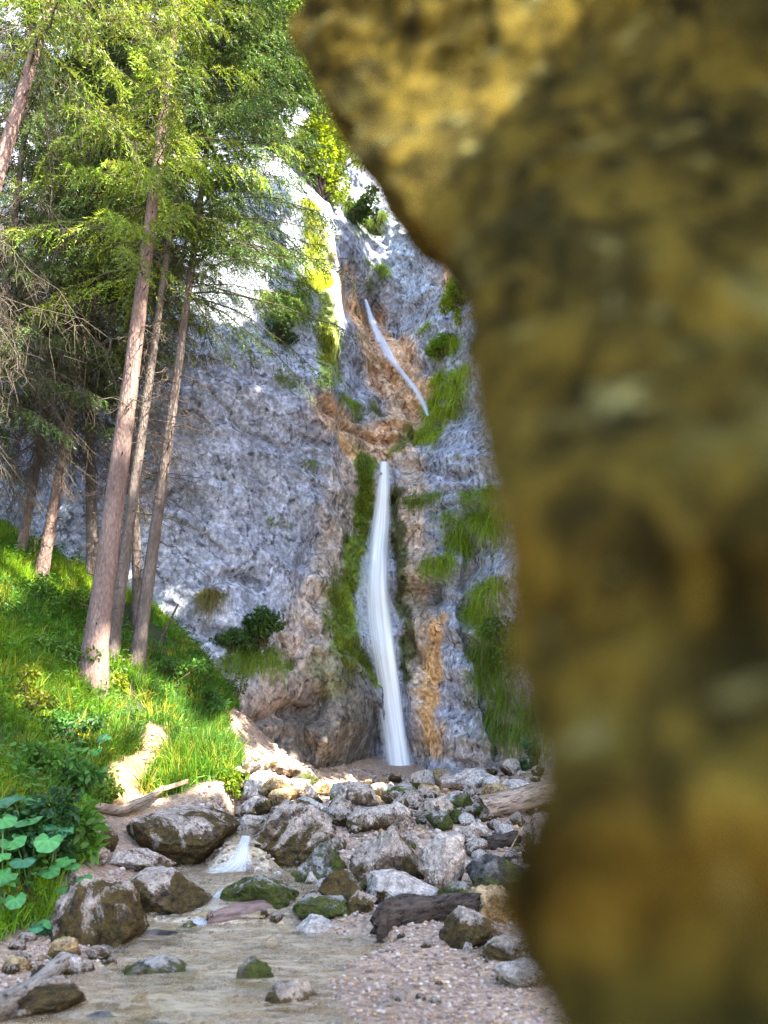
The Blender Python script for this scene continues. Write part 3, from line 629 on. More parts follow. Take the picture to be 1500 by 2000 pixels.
loose(95, ((470, 1075), (1515, 1625)), 'loose fist to head sized stone scattered through the upper boulder field', 'loose stones of the upper boulder field', .22, .5)
loose(45, ((480, 1060), (1625, 1800)), 'small stone filling the gaps between the piled rocks', 'small stones between the piled rocks', .10, .26)
loose(30, ((200, 620), (1790, 1990)), 'small stone poking out of the shallow stream', 'small stones in the stream', .05, .13)
loose(26, ((5, 330), (1830, 1960)), 'small stone on the gravel at the lower left', 'small stones on the left gravel', .06, .15)
loose(26, ((600, 1080), (1830, 1990)), 'small stone lying on the pinkish gravel bar', 'small stones on the gravel bar', .03, .09)

# pebbles (stuff)
def pebbles(n, box, s0, s1, accept, seed):
    r = np.random.default_rng(seed); xs = r.uniform(*box[0], n * 3); ys = r.uniform(*box[1], n * 3); k = accept(xs, ys); xs, ys = xs[k][:n], ys[k][:n]; n = len(xs)
    v, f = ICO[2]; s = np.exp(r.uniform(math.log(s0), math.log(s1), n)) * (.5 + ys / 14); z = G(xs, ys)
    jit = 1 + .28 * r.normal(size=(n, len(v), 1)) * .5; sc3 = s[:, None, None] * r.uniform([.7, .7, .4], [1.2, 1.2, .8], (n, 3))[:, None]
    an = r.uniform(0, 6.28, n); ca, sa = np.cos(an)[:, None], np.sin(an)[:, None]; w_ = v[None] * jit * sc3
    w_ = np.stack([w_[..., 0] * ca - w_[..., 1] * sa, w_[..., 0] * sa + w_[..., 1] * ca, w_[..., 2]], -1) + np.stack([xs, ys, z + s * .2], -1)[:, None]
    pal = np.array([(.40,.29,.23),(.47,.38,.32),(.29,.195,.145),(.50,.42,.36),(.18,.125,.095),(.42,.27,.15),(.36,.27,.25)]); c = pal[r.integers(0, 7, n)] * r.uniform(.65, 1.2, (n, 1))
    return w_.reshape(-1, 3), (f[None] + (np.arange(n) * len(v))[:, None, None]).reshape(-1, 3), np.repeat(c, len(v), 0)
def dryA(x, y):
    wet = np.max([polysd(x, y, pl) for pl in POOLW.values()], 0) > .05
    return (~wet | (rng.random(len(x)) < .5)) & (gm(x, y) < .3) & (y < D0(x, G0(x, y)) - .1) & (np.abs(x) < .7 * y)
def mat_peb():
    m, t, out = newmat('gravel pebbles'); co = coords(t, False); n_ = noise(t, co, 60, 4, .6); c = mix(t, .6, vcol(t), ramp(t, n_, [(.3, .6), (.7, 1.3)]), 'MULTIPLY'); finish(t, out, c, bump(t, n_, .5, .01), .7, .4); return m
pb = join([pebbles(7500, ((-2.6, 2.3), (5.0, 8.8)), .006, .022, dryA, 1), pebbles(3500, ((-2.6, 3.2), (8.8, 13)), .01, .035, dryA, 2), pebbles(2500, ((-4, 5), (13, 23)), .012, .04, dryA, 3)])
obj('gravel', pb[0], pb[1], mat_peb(), col=pb[2], kind='stuff', label='pinkish grey gravel and shingle along the stream', cat='gravel')

# ------------------------------------------------------------------ logs
def log(pts, mat, label, name='log', cat='log', nse=.2, sides=14, end=True, seed=0, flat=1.):
    """pts: list of (world point, radius)"""
    c = np.array([p[0] for p in pts], float); r = np.array([p[1] for p in pts]); K = 34; s = np.linspace(0, len(c) - 1, K); k = np.arange(len(c))
    cs = np.stack([np.interp(s, k, c[:, i]) for i in range(3)], -1); rs = np.interp(s, k, r)
    for _ in range(2): cs[1:-1] = (cs[:-2] + 2 * cs[1:-1] + cs[2:]) / 4
    ax = norm(cs[-1] - cs[0]); b = norm(np.cross(ax, [0, 0, 1.])); u = np.cross(b, ax); an = np.arange(sides) / sides * 2 * np.pi
    loc = np.stack([(cs - cs[0]) @ ax, (cs - cs[0]) @ b, (cs - cs[0]) @ u], -1)
    prof = 1 + nse * fbm(np.stack(np.broadcast_arrays(np.cos(an)[None] * 1.6, np.sin(an)[None] * 1.6, s[:, None] * .5 / max(len(c) - 1, 1) * 6), -1), 1.3, 4, 200 + seed)
    v = loc[:, None] + (rs[:, None] * prof)[..., None] * np.stack([0 * an, np.cos(an), np.sin(an) * flat], -1)[None]
    if end:
        v[0, :, 0] += .5 * rs[0] * (np.random.default_rng(seed).uniform(-1, 1, sides)); v[-1, :, 0] += .5 * rs[-1] * np.random.default_rng(seed + 1).uniform(-1, 1, sides)
    vv = np.vstack([v.reshape(-1, 3), [loc[0]], [loc[-1]]]); f = grid_faces(K, sides, True); n0 = K * sides
    caps = [[n0, (j + 1) % sides, j] for j in range(sides)] + [[n0 + 1, n0 - sides + j, n0 - sides + (j + 1) % sides] for j in range(sides)]
    me = mesh_np(name, vv, [f, np.array(caps)], mat); o = link(name, me, None, cs[0], label, cat)
    from mathutils import Matrix
    o.rotation_euler = Matrix((ax, b, u)).transposed().to_euler(); return o
def gz(px, py, lift=0, Y=None):
    p = gh(px, py) if Y is None else P(px, py, Y); return p + np.array([0, 0, lift])
log([(gz(-60,2025,.07),.075),(gz(40,1965,.08),.07),(gz(122,1905,.09),.045)], M_DRIFT, 'split weathered grey driftwood jutting in from the lower left corner', nse=.35, seed=3)
v, f = rock_mesh(5, 77, .30, .28, .10, .1, .25); link('soil_clump', mesh_np('soil_clump', v, f, RM['brown']), None, gz(60, 1985, -.03), 'dark mossy clod of soil under the weathered driftwood', 'soil clump')
log([(gz(408,1805,.03),.055),(gz(470,1800,.045),.085),(gz(520,1792,.05),.08),(gz(566,1780,.04),.045)], M_WET, 'smooth wet brown log lying in the stream beside the lower cascade', nse=.12, seed=5)
log([(gz(736,1838,.07),.10),(gz(790,1838,.09),.13),(gz(840,1832,.10),.13),(gz(880,1820,.10),.12),(gz(935,1800,.12),.07)], M_ROT, 'black rotten stump with ragged fibres lying before the rock pile', name='rotten_stump', cat='stump', nse=.6, sides=22, seed=8)
log([(gz(172,1580,.04),.05),(gz(230,1592,.05),.07),(gz(280,1582,.12),.06),(gz(316,1566,.18),.035)], M_GW, 'curved brown bark log at the lower end of the dirt path', nse=.3, seed=11)
log([(gz(310,1568,.16),.028),(gz(364,1550,.16),.035)], M_TAN, 'pale tan stick lying across the top of the biggest boulder', name='stick', cat='stick', nse=.1, seed=12)
log([(gz(470,1462,.0),.13),(gz(500,1475,.05),.15),(gz(532,1496,.0),.10)], M_DRIFT, 'bleached grey log end between the grassy knoll and the dark cave', nse=.3, seed=14)
log([(gz(945,1602,.15),.14),(gz(1010,1598,.2),.14),(gz(1100,1590,.3),.15)], M_GW, 'thick dark beam of wood sticking out from behind the overhanging rock', nse=.25, seed=17)
log([(gz(948,1658,.05),.09),(gz(1015,1652,.08),.08)], M_ROT, 'charred black log with a white top under the dark beam', nse=.4, seed=19)
log([(P(996,1660,9.9),.008),(P(1022,1612,10.3),.008)], M_TAN, 'thin bleached twig leaning on the black wet rock', name='stick', cat='stick', nse=.05, sides=6, seed=20)
p0 = gz(308, 1262); log([(p0, .03),(P(348,1180,p0[1]+.3), .02)], M_STUB, 'dark dead sapling leaning on the cliff behind the trunks', name='dead_sapling', cat='sapling', nse=.1, sides=7, seed=21)

# ------------------------------------------------------------------ the overhanging rock beside the camera
def mat_over():
    m, t, out = newmat('mossy ochre overhang rock'); co = coords(t, False)
    a = noise(t, co, 19, 6, .66, .8, (1.25, 1, .6, (0, .5, 0))); b = noise(t, co, 28, 5, .62, .4); c3 = noise(t, co, 9, 5, .6, .6); d = noise(t, co, 60, 6, .7)
    c = mix(t, ramp(t, a, [(.40, 0.), (.60, 1.)]), (.022, .018, .005), (.150, .108, .017))
    c = mix(t, ramp(t, c3, [(.52, 0.), (.64, 1.)]), c, (.050, .042, .010))
    c = mix(t, ramp(t, b, [(.60, 0.), (.70, 1.)]), c, (.22, .20, .07))
    c = mix(t, ramp(t, b, [(.30, 1.), (.40, 0.)]), c, (.02, .013, .005))
    c = mix(t, .7, c, ramp(t, d, [(.3, .6), (.7, 1.3)]), 'MULTIPLY')
    L_ = noise(t, co, 3.2, 4, .6, .7, (1.4, 1, .6, (0, .5, 0))); c = mix(t, .9, c, ramp(t, L_, [(.38, .5), (.6, 1.15)]), 'MULTIPLY')
    g_ = noise(t, co, 6.5, 4, .6, .5); c = mix(t, ramp(t, g_, [(.60, 0.), (.72, .75)]), c, (.22, .215, .075))
    nb = bump(t, L_, .6, .15); nb = bump(t, a, .8, .08, nb); nb = bump(t, d, .6, .01, nb); finish(t, out, c, nb, 1., .03); return m
EDGE = [(-500,430,2.6),(-200,520,2.3),(-60,560,2.1),(60,590,1.9),(150,640,1.75),(230,690,1.6),(300,725,1.5),(340,800,1.4),(400,855,1.3),(500,895,1.15),(620,925,1.0),(800,945,.85),(950,975,.78),(1100,1010,.74),
        (1300,1040,.70),(1500,1065,.68),(1560,1085,.67),(1640,1050,.67),(1750,1020,.66),(1850,1055,.66),(2000,1095,.66),(2400,1120,.64),(3000,1130,.62),(3800,1150,.6)]
e = np.array(EDGE, float); s = np.linspace(0, len(e) - 1, 330); k = np.arange(len(e))
ey, ex, ed = (np.interp(s, k, e[:, i]) for i in range(3)); ed = np.interp(ey, [-500, 150, 400, 700, 1300, 2000, 3800], [1.05, .84, .70, .54, .43, .40, .38]) + .02 * np.sin(ey / 90.)
ex = ex - np.interp(ey, [60, 200, 350, 550, 800, 1300, 1480, 1600, 1800, 2000], [-4, 10, 24, 26, 20, 22, 2, 2, 14, 2])
for a_ in (ex, ed): a_[2:-2] = (a_[:-4] + a_[1:-3] + a_[2:-2] + a_[3:-1] + a_[4:]) / 5
E0 = P(ex, ey, ed); h = E0[:, 2:3]
secs = []
def S(dx, f_): return np.concatenate([E0[:, :1] + np.asarray(dx)[:, None] if np.ndim(dx) else E0[:, :1] + dx, E0[:, 1:2] * f_, h], 1)
sc1 = ed / .6
front = [E0, P(ex + 60, ey, ed * .96), P(ex + 200, ey, ed * .91), P(ex + 420, ey, ed * .84), P(ex + 700, ey, ed * .77), P(ex + 1100, ey, ed * .68)]
far = [np.stack([front[-1][:, 0] + .5, 0 * ed - .4, h[:, 0]], -1), np.stack([0 * ed + 2.2, 0 * ed - 1.2, h[:, 0]], -1), np.stack([0 * ed + 4, 0 * ed, h[:, 0]], -1), np.stack([0 * ed + 3.8, 0 * ed + 2.6, h[:, 0]], -1),
       np.stack([0 * ed + 2.0, ed + 1.8, h[:, 0]], -1), E0 + np.stack([.5 * sc1 ** .5, .9 * sc1, 0 * ed], -1), E0 + np.stack([.10 * sc1, .22 * sc1, 0 * ed], -1)]
ring = np.stack(front + far, 1); Kr = ring.shape[1]; ss = np.concatenate([np.linspace(0, 5, 130, endpoint=False), np.linspace(5, Kr, 90, endpoint=False)]); i0 = np.floor(ss).astype(int) % Kr; i1 = (i0 + 1) % Kr; fr_ = (ss - np.floor(ss))[None, :, None]
v = ring[:, i0] * (1 - fr_) + ring[:, i1] * fr_
d_ = (.03 * fbm(v, 6.5, 4, 301) + .018 * fbm(v, 20, 3, 302, True))[..., None]; cen = v.mean(1, keepdims=True)
v = v + norm(v - cen) * d_ * np.clip(v[..., 1:2], .5, 1.6)
f = grid_faces(330, 220, True); vv = v.reshape(-1, 3); n0 = len(vv); vv = np.vstack([vv, v[0].mean(0), v[-1].mean(0)])
caps = np.array([[n0, j, (j + 1) % 220] for j in range(220)] + [[n0 + 1, 329 * 220 + (j + 1) % 220, 329 * 220 + j] for j in range(220)])
base = np.array([1.6, .6, vv[:, 2].min()])
obj('overhanging_rock', vv, [f, caps], mat_over(), loc=base, label='huge out of focus ochre and olive rock overhanging the whole right side', cat='rock')

# ------------------------------------------------------------------ spruces
def trunk_pts(base, top, H, bend=.15, K=26, seed=0):
    r = np.random.default_rng(seed); ax = norm(np.asarray(top) - base); t = np.linspace(0, 1, K)
    return base + ax * (t * H)[:, None] + np.array([math.cos(seed), math.sin(seed), 0]) * (bend * np.sin(t * 3 + seed))[:, None] - np.array([math.cos(seed), math.sin(seed), 0]) * bend * math.sin(seed), t
def crown(tp, tt, H, z0, z1, n, Lmax, seed, col, dens=1., side=None):
    """drooping spruce boughs: wood tubes and needle sprays; returns (wood v,f), (needles v,f,c)"""
    r = np.random.default_rng(seed); hz = r.uniform(z0, z1, n) / H; st = np.stack([np.interp(hz, tt, tp[:, i]) for i in range(3)], -1)
    az = r.uniform(0, 2 * np.pi, n) if side is None else np.where(r.random(n) < .5, r.uniform(side[0], side[1], n), r.uniform(0, 6.28, n)); L = Lmax * (1.05 - .75 * (hz * H - z0) / (H * 1.02 - z0)) * r.uniform(.55, 1, n)
    out = np.stack([np.cos(az), np.sin(az), 0 * az], -1); t = np.linspace(0, 1, 8); drp = r.uniform(.25, .6, n)
    bc = st[:, None] + out[:, None] * (L[:, None] * t)[..., None] * .92; bc[..., 2] += L[:, None] * (r.uniform(0, .2, n)[:, None] * t - drp[:, None] * t ** 2 + .12 * t ** 4)
    bc += .05 * rng.normal(size=bc.shape) * t[None, :, None]
    W = tubes(bc, .018 * (L[:, None] / 3) * (1 - .85 * t) + .003, 4)
    m = int(26 * dens); tw = np.tile(np.linspace(.03, 1, m), 2); sg = np.repeat([-1., 1.], m)
    ts = tw[None] + r.uniform(-.03, .03, (n, 2 * m)); k = np.clip(ts, 0, .999) * 7; i = np.floor(k).astype(int); fr = (k - i)[..., None]; ar = np.arange(n)[:, None]
    tb = bc[ar, i] * (1 - fr) + bc[ar, i + 1] * fr; td = norm(bc[ar, i + 1] - bc[ar, i]); sd = np.cross(td, np.array([0, 0, 1.])) * sg[None, :, None]
    dr = norm(td * .7 + sd * r.uniform(.3, 1, (n, 2 * m, 1)) + np.array([0, 0, -1.]) * r.uniform(.1, 1.1, (n, 2 * m, 1)))
    tl = (.16 + .20 * L[:, None] * (1 - ts * .75) * r.uniform(.5, 1.1, ts.shape)) * .9
    tb, dr, tl = tb.reshape(-1, 3), dr.reshape(-1, 3), tl.ravel()
    keep = r.random(len(tl)) < .9; tb, dr, tl = tb[keep], dr[keep], tl[keep]
    s = 13; u = np.linspace(.05, 1, s); c = tb[:, None] + dr[:, None] * (tl[:, None] * u)[..., None]; c[..., 2] -= (tl[:, None] * .35 * u ** 2)
    nd = norm(dr[:, None] + .75 * r.normal(size=c.shape)); c = c.reshape(-1, 3); nd = nd.reshape(-1, 3); N = len(c)
    ln = r.uniform(.05, .11, N); sdv = norm(np.cross(nd, r.normal(size=(N, 3)))) * .011
    v = np.stack([c - sdv, c + sdv, c + nd * ln[:, None]], 1).reshape(-1, 3); f = np.arange(3 * N).reshape(-1, 3)
    bcol = np.array(col) * np.repeat(r.uniform(.45, 1.35, n), 2 * m)[keep][:, None] * r.uniform(.6, 1.45, (len(tb), 1)) * (1 + r.uniform(-.15, .15, (len(tb), 3))); cc = np.repeat(np.repeat(bcol, s, 0) * r.uniform(.8, 1.2, (N, 1)), 3, 0)
    return W, (v, f, cc)
def deadwood(tp, tt, H, z0, z1, n, L0, L1, seed, droop=.5, sub=10, rad=.010):
    r = np.random.default_rng(seed); hz = r.uniform(z0, z1, n) / H; st = np.stack([np.interp(hz, tt, tp[:, i]) for i in range(3)], -1); az = r.uniform(0, 6.28, n); L = r.uniform(L0, L1, n)
    out = np.stack([np.cos(az), np.sin(az), 0 * az], -1); t = np.linspace(0, 1, 6); bc = st[:, None] + out[:, None] * (L[:, None] * t)[..., None]; bc[..., 2] += L[:, None] * (-droop * r.uniform(.4, 1.3, n)[:, None] * t ** 1.5)
    bc[:, 1:] += r.normal(size=bc[:, 1:].shape) * .03 * L[:, None, None]; parts = [tubes(bc, rad * (L[:, None] / L1) * (1 - .8 * t) + .0025, 4)]
    if sub:
        k = r.uniform(.15, 1, (n, sub)) * 4.999; i = k.astype(int); fr = (k - i)[..., None]; ar = np.arange(n)[:, None]; b = (bc[ar, i] * (1 - fr) + bc[ar, i + 1] * fr).reshape(-1, 3)
        d = norm(np.repeat(out, sub, 0) * .5 + r.normal(size=b.shape) * .6 + np.array([0, 0, -.9])); l = r.uniform(.2, .75, len(b)) * np.repeat(L / L1, sub); tt2 = np.linspace(0, 1, 5)
        c = b[:, None] + d[:, None] * (l[:, None] * tt2)[..., None]; c[:, 1:] += r.normal(size=c[:, 1:].shape) * .035; c[..., 2] -= l[:, None] * .3 * tt2 ** 2; parts.append(tubes(c, .004 * (1 - .7 * tt2) + .001, 3))
        b2 = c[:, 2]; d2 = norm(d + r.normal(size=d.shape)); c2 = b2[:, None] + d2[:, None] * (l[:, None] * .5 * np.linspace(0, 1, 3))[..., None]; parts.append(tubes(c2, .0025 + 0 * np.linspace(0, 1, 3), 3))
    return join(parts)
def spruce(bpx, bpy_, tpx, tpy, Yt, wpx, H, label, crn, dead, bark=None, seed=1, stubs=40, base=None, group='spruces on the left bank'):
    b = (gh(bpx, bpy_) if base is None else np.array([base[0], base[1], float(G(np.array([base[0]]), np.array([base[1]]))[0])])); b = b - [0, 0, .25]; top = P(tpx, tpy, Yt); rb = wpx * b[1] / F / 2
    root = link('spruce_tree', None, None, b, label, 'tree', group); tp, tt = trunk_pts(b, top, H, .12, 26, seed); K = len(tt)
    r = rb * (1 - .5 * np.clip(tt * H / 9, 0, 1) * .55 - .55 * tt) * (1 + .55 * np.exp(-tt * H / .35)); an = np.arange(16) / 16 * 2 * np.pi
    v, f = tubes(tp[None], r[None], 16); vn_ = fbm(v, 3, 3, 400 + seed)[:, None]; c = np.repeat(tp, 16, 0); v = c + (v - c) * (1 + .10 * vn_)
    tr_items = [(v - b, f, bark or M_BARK, None)]
    if stubs:
        rr = np.random.default_rng(seed + 50); hz = rr.uniform(.03, .6, stubs); st = np.stack([np.interp(hz, tt, tp[:, i]) for i in range(3)], -1); az = rr.uniform(0, 6.28, stubs); L = rr.uniform(.05, .12, stubs) + np.interp(hz, tt, r)
        o_ = np.stack([np.cos(az), np.sin(az), .2 + 0 * az], -1); t = np.linspace(0, 1, 3); v, f = tubes(st[:, None] + o_[:, None] * (L[:, None] * t)[..., None], .016 - .006 * t[None], 5); tr_items.append((v - b, f, M_STUB, None))
    multi('trunk', tr_items, root)
    if dead: v, f, _ = deadwood(tp, tt, H, seed=seed + 9, **dead); obj('dead_branches', v - b, f, dead_mat.get(seed, M_TWIG), root)
    if crn:
        W, Nn = crown(tp, tt, H, seed=seed, **crn); multi('crown', [(Nn[0] - b, Nn[1], M_NEEDLE, Nn[2]), (W[0] - b, W[1], M_STUB, None)], root)
    return root
dead_mat = {2: M_STUB, 3: M_STUB, 4: M_STUB}
G4 = (.07, .105, .03); G1 = (.105, .15, .028); G2 = (.17, .23, .024); G3 = (.075, .13, .03)
spruce(175,1338,330,150,14.6,49,24,'thickest pinkish trunked spruce in the middle of the left bank',dict(z0=7.6,z1=22,n=120,Lmax=3.3,col=G2,dens=1.2),dict(z0=4,z1=12,n=36,L0=.5,L1=1.8,droop=.4,sub=8),seed=1,stubs=60)
spruce(213,1292,338,400,16.2,27,22,'slender grey spruce just right of the thickest trunk',dict(z0=8.6,z1=20,n=90,Lmax=2.8,col=G1),dict(z0=3,z1=10,n=34,L0=.4,L1=1.3,droop=.35,sub=6),M_BARKG,seed=2)
spruce(264,1302,387,340,16.4,28,23,'rightmost spruce of the trio, its bare dead twigs sticking out to the right',dict(z0=7.8,z1=21,n=230,Lmax=3.9,col=G3,dens=1.1,side=(-1.1,.7)),dict(z0=2.5,z1=10,n=56,L0=.5,L1=1.4,droop=.45,sub=3),M_BARKG,seed=3)
spruce(78,1128,140,780,17.3,24,20,'slim spruce with a sunlit pale foot at the top of the bank',dict(z0=3.4,z1=19,n=170,Lmax=2.9,col=G4),dict(z0=2.6,z1=10,n=150,L0=.8,L1=2.2,droop=.8,sub=26,rad=.010),seed=4,stubs=20)
spruce(38,1085,82,850,17.8,18,18,'thin reddish spruce left of the one with the sunlit foot',dict(z0=3.6,z1=17,n=140,Lmax=2.7,col=G4),dict(z0=2.6,z1=10,n=140,L0=.8,L1=2.2,droop=.8,sub=26,rad=.010),seed=5,stubs=16)
spruce(0,0,80,0,9.5,56,17,'near leaning spruce whose pale trunk crosses the upper left corner',dict(z0=8.0,z1=16.5,n=44,Lmax=2.6,col=G2),dict(z0=3,z1=10,n=40,L0=.6,L1=1.9,droop=.8,sub=22,rad=.007),seed=6,stubs=30,base=(-5.3,8.6,2.2))
spruce(218,1262,275,860,17.0,14,16,'thinnest pole-like spruce behind the thickest trunk',dict(z0=7,z1=15.5,n=50,Lmax=1.8,col=G1),dict(z0=2,z1=9,n=50,L0=.3,L1=1.1,droop=.5,sub=10),M_BARKG,seed=7,stubs=10)
spruce(0,1090,10,600,15.5,30,20,'shaded spruce trunk hugging the left edge of the picture',dict(z0=3.4,z1=19,n=170,Lmax=3.0,col=G4),dict(z0=2.6,z1=11,n=160,L0=.8,L1=2.6,droop=.8,sub=26,rad=.010),M_BARKG,seed=8,base=(-7.2,15.0,4.9))
spruce(0,0,150,300,19.5,24,22,'spruce behind the others, standing against the cliff foot',dict(z0=6,z1=21,n=150,Lmax=3.2,col=G2),dict(z0=4,z1=12,n=110,L0=.8,L1=2.2,droop=.8,sub=22,rad=.010),M_BARKG,seed=9,base=(-6.2,18.4,4.6))
spruce(0,0,230,200,18.5,20,23,'tall spruce whose green top fills the gap between the thickest trunk and the left trees',dict(z0=8.5,z1=22,n=150,Lmax=3.2,col=G2),dict(z0=6,z1=12,n=60,L0=.8,L1=2.,droop=.7,sub=16),M_BARKG,seed=10,base=(-5.0,17.8,3.9))

# ------------------------------------------------------------------ broadleaf trees and shrubs on the ledges
def bush(c, rad, n, col, label, name='shrub', cat='shrub', seed=0, ls=.09, clumps=14, base=None, group=None, parent=None):
    r = np.random.default_rng(seed); c = np.asarray(c, float); base = c - [0, 0, rad[2]] if base is None else np.asarray(base, float)
    cc = c + r.normal(size=(clumps, 3)) * np.array(rad) * .5; root = link(name, None, None, base, label, cat, group)
    i = r.integers(0, clumps, n); d = norm(r.normal(size=(n, 3))); rr = np.array(rad) * r.uniform(.25, .42, clumps)[i][:, None]; p = cc[i] + d * rr * r.uniform(.4, 1.1, (n, 1)) ** .5
    ld = norm(d + .8 * r.normal(size=(n, 3)) - np.array([0, 0, .4])); nn = norm(d + .6 * r.normal(size=(n, 3)) + np.array([0, 0, .8]))
    col_ = np.array(col) * r.uniform(.7, 1.3, (clumps, 1))[i] * r.uniform(.75, 1.25, (n, 1)); v, f, k = leaves(p, ld, nn, r.uniform(.7, 1.3, n) * ls, r.uniform(.4, .6, n) * ls, col_)
    t = np.linspace(0, 1, 6); st = base + (cc - base)[:, None] * t[None, :, None]; st[:, 1:-1] += r.normal(size=st[:, 1:-1].shape) * .06
    w_ = tubes(st, (.03 * max(rad)) * (1 - .75 * t)[None] + .004, 5); multi('crown', [(v - base, f, M_LEAF, k), (w_[0] - base, w_[1], M_STUB, None)], root); return root
YG = (.20, .27, .02); MG = (.10, .19, .025)
def cb(px, py, off=.5): p = ch(px, py).copy(); p[1] -= off; return p
bush(cb(635,330,1.2),(1.3,.9,2.2),13000,(.26,.34,.02),'yellow green sunlit tree glowing on the ledge above the left buttress','beech_tree','tree',1,.13,26)
bush(cb(540,130,3.0),(2.3,1.4,3.0),16000,(.15,.24,.025),'broad green tree high on the cliff behind the spruce tops','beech_tree','tree',2,.15,30)
bush(cb(600,60,2),(1.9,1.2,3.0),14000,(.24,.31,.02),'bright yellowish tree at the top beside the overhanging rock','beech_tree','tree',3,.14,24)
bush(cb(440,60,4.0),(2.4,1.4,2.4),9000,MG,'green tree at the top between the spruces','beech_tree','tree',4,.15,30)
bush(cb(640,200,1.5),(1.7,1.,2.2),12000,(.13,.22,.03),'green tree on the rock shoulder above the upper cascade','beech_tree','tree',5,.14,24)
bush(cb(300,30,5),(2.4,1.4,2.2),9000,YG,'sunlit yellow tree behind the top of the thickest spruce','beech_tree','tree',6,.15,30)
bush(cb(560,215,2.0),(1.5,1.0,1.7),9000,(.15,.24,.03),'mid green tree filling the gap over the white sunlit rock','beech_tree','tree',41,.14,24)
bush(cb(690,250,1.2),(1.3,.9,1.3),7000,(.12,.20,.03),'dull green tree at the very top of the upper gully','beech_tree','tree',42,.14,20)
bush(cb(890,590,.8),(.45,.4,.75),2500,YG,'small sunlit shrub on the right gully wall beside the overhanging rock',seed=7,ls=.11)
bush(cb(860,690,.5),(.45,.3,.3),1500,(.14,.24,.02),'low light green shrub on the ledge below the sunlit shrub',seed=8,ls=.10)
bush(cb(555,660,.3),(.6,.3,.3),1400,(.05,.09,.03),'dark shrub under the hanging grass tuft of the left wall',seed=9,ls=.09)
bush(cb(520,1230,.5),(.55,.4,.45),2400,(.05,.10,.02),'dark leafy shrub at the foot of the big left slab',seed=10,ls=.10)
bush(cb(460,1250,.4),(.4,.3,.3),1200,(.06,.12,.03),'small shrub left of the dark leafy shrub at the slab foot',seed=12,ls=.09)
bush(cb(690,420,.5),(.8,.5,.5),2200,(.07,.13,.04),'bluish green shrub in the middle of the upper gully',seed=13,ls=.12)
bush(cb(450,1370,.4),(.35,.3,.55),1600,(.09,.11,.02),'olive shrub hanging beside the dark cave at the slab foot',seed=14,ls=.07)
bush(cb(990,1240,.4),(.5,.3,.5),1600,(.08,.15,.02),'leafy shrub among the hanging grass of the right wall',seed=15,ls=.09)
bush(cb(1040,1470,.5),(.4,.3,.35),1200,(.05,.13,.05),'bluish leafy shrub at the bottom of the right wall',seed=16,ls=.09)

# ------------------------------------------------------------------ hanging grass on the cliff
def hang(px, py, ra, rb, n, label, col=(.13, .22, .02), ln=.7, seed=0, brown=.15):
    p = ch(px, py); s = p[1] / F; r = np.random.default_rng(seed); a = r.uniform(0, 6.28, n); q = np.sqrt(r.uniform(0, 1, n))
    cl = int(max(4, n / 60)); ca = r.uniform(0, 6.28, cl); cq = np.sqrt(r.uniform(0, 1, cl)); i = r.integers(0, cl, n)
    x = p[0] + (np.cos(ca) * cq)[i] * ra * s + r.normal(size=n) * .09; z = p[2] + (np.sin(ca) * cq)[i] * rb * s + r.normal(size=n) * .07; y = D(x, z) + .03
    root = np.stack([x, y, z], -1); d = norm(np.array([0, -1., .7]) + r.normal(size=(n, 3)) * .45); c = np.array(col) * r.uniform(.6, 1.4, (n, 1)); bm = r.random(n) < brown; c[bm] = np.array([.28, .22, .10]) * r.uniform(.6, 1.2, (bm.sum(), 1))
    v, f, k = blades(root, d, ln * r.uniform(.5, 1.1, n), .016, r.uniform(.6, 1.5, n), 4, c)
    return obj('grass_tuft', v, f, M_GRASS, col=k, loc=p, label=label, cat='grass', group='grass tufts hanging on the cliff')
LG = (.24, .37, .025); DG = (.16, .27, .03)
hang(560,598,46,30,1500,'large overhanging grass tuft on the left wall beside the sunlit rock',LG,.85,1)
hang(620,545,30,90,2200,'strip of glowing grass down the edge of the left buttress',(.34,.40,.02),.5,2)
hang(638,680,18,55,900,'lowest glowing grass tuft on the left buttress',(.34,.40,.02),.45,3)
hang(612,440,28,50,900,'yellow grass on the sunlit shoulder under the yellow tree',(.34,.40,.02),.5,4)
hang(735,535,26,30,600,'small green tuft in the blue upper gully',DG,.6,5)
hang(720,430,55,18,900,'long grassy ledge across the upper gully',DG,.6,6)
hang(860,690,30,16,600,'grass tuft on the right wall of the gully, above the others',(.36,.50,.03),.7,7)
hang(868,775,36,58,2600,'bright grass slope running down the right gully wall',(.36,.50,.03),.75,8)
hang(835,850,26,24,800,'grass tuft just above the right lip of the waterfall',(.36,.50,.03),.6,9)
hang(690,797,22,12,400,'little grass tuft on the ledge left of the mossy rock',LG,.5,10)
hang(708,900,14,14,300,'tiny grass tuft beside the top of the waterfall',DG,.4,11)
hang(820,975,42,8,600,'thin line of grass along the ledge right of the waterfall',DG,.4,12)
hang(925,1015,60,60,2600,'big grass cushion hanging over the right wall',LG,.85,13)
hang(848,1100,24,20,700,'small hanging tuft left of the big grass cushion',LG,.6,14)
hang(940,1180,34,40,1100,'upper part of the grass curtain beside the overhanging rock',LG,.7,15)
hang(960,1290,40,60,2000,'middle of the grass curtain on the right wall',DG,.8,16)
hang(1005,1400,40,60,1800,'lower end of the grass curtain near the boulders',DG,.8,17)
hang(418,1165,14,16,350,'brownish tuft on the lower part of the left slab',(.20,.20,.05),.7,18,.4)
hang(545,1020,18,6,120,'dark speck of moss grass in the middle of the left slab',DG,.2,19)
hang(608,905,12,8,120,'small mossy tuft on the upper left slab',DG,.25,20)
hang(560,745,16,10,160,'faint tuft on the left slab below the overhanging grass',DG,.35,21)
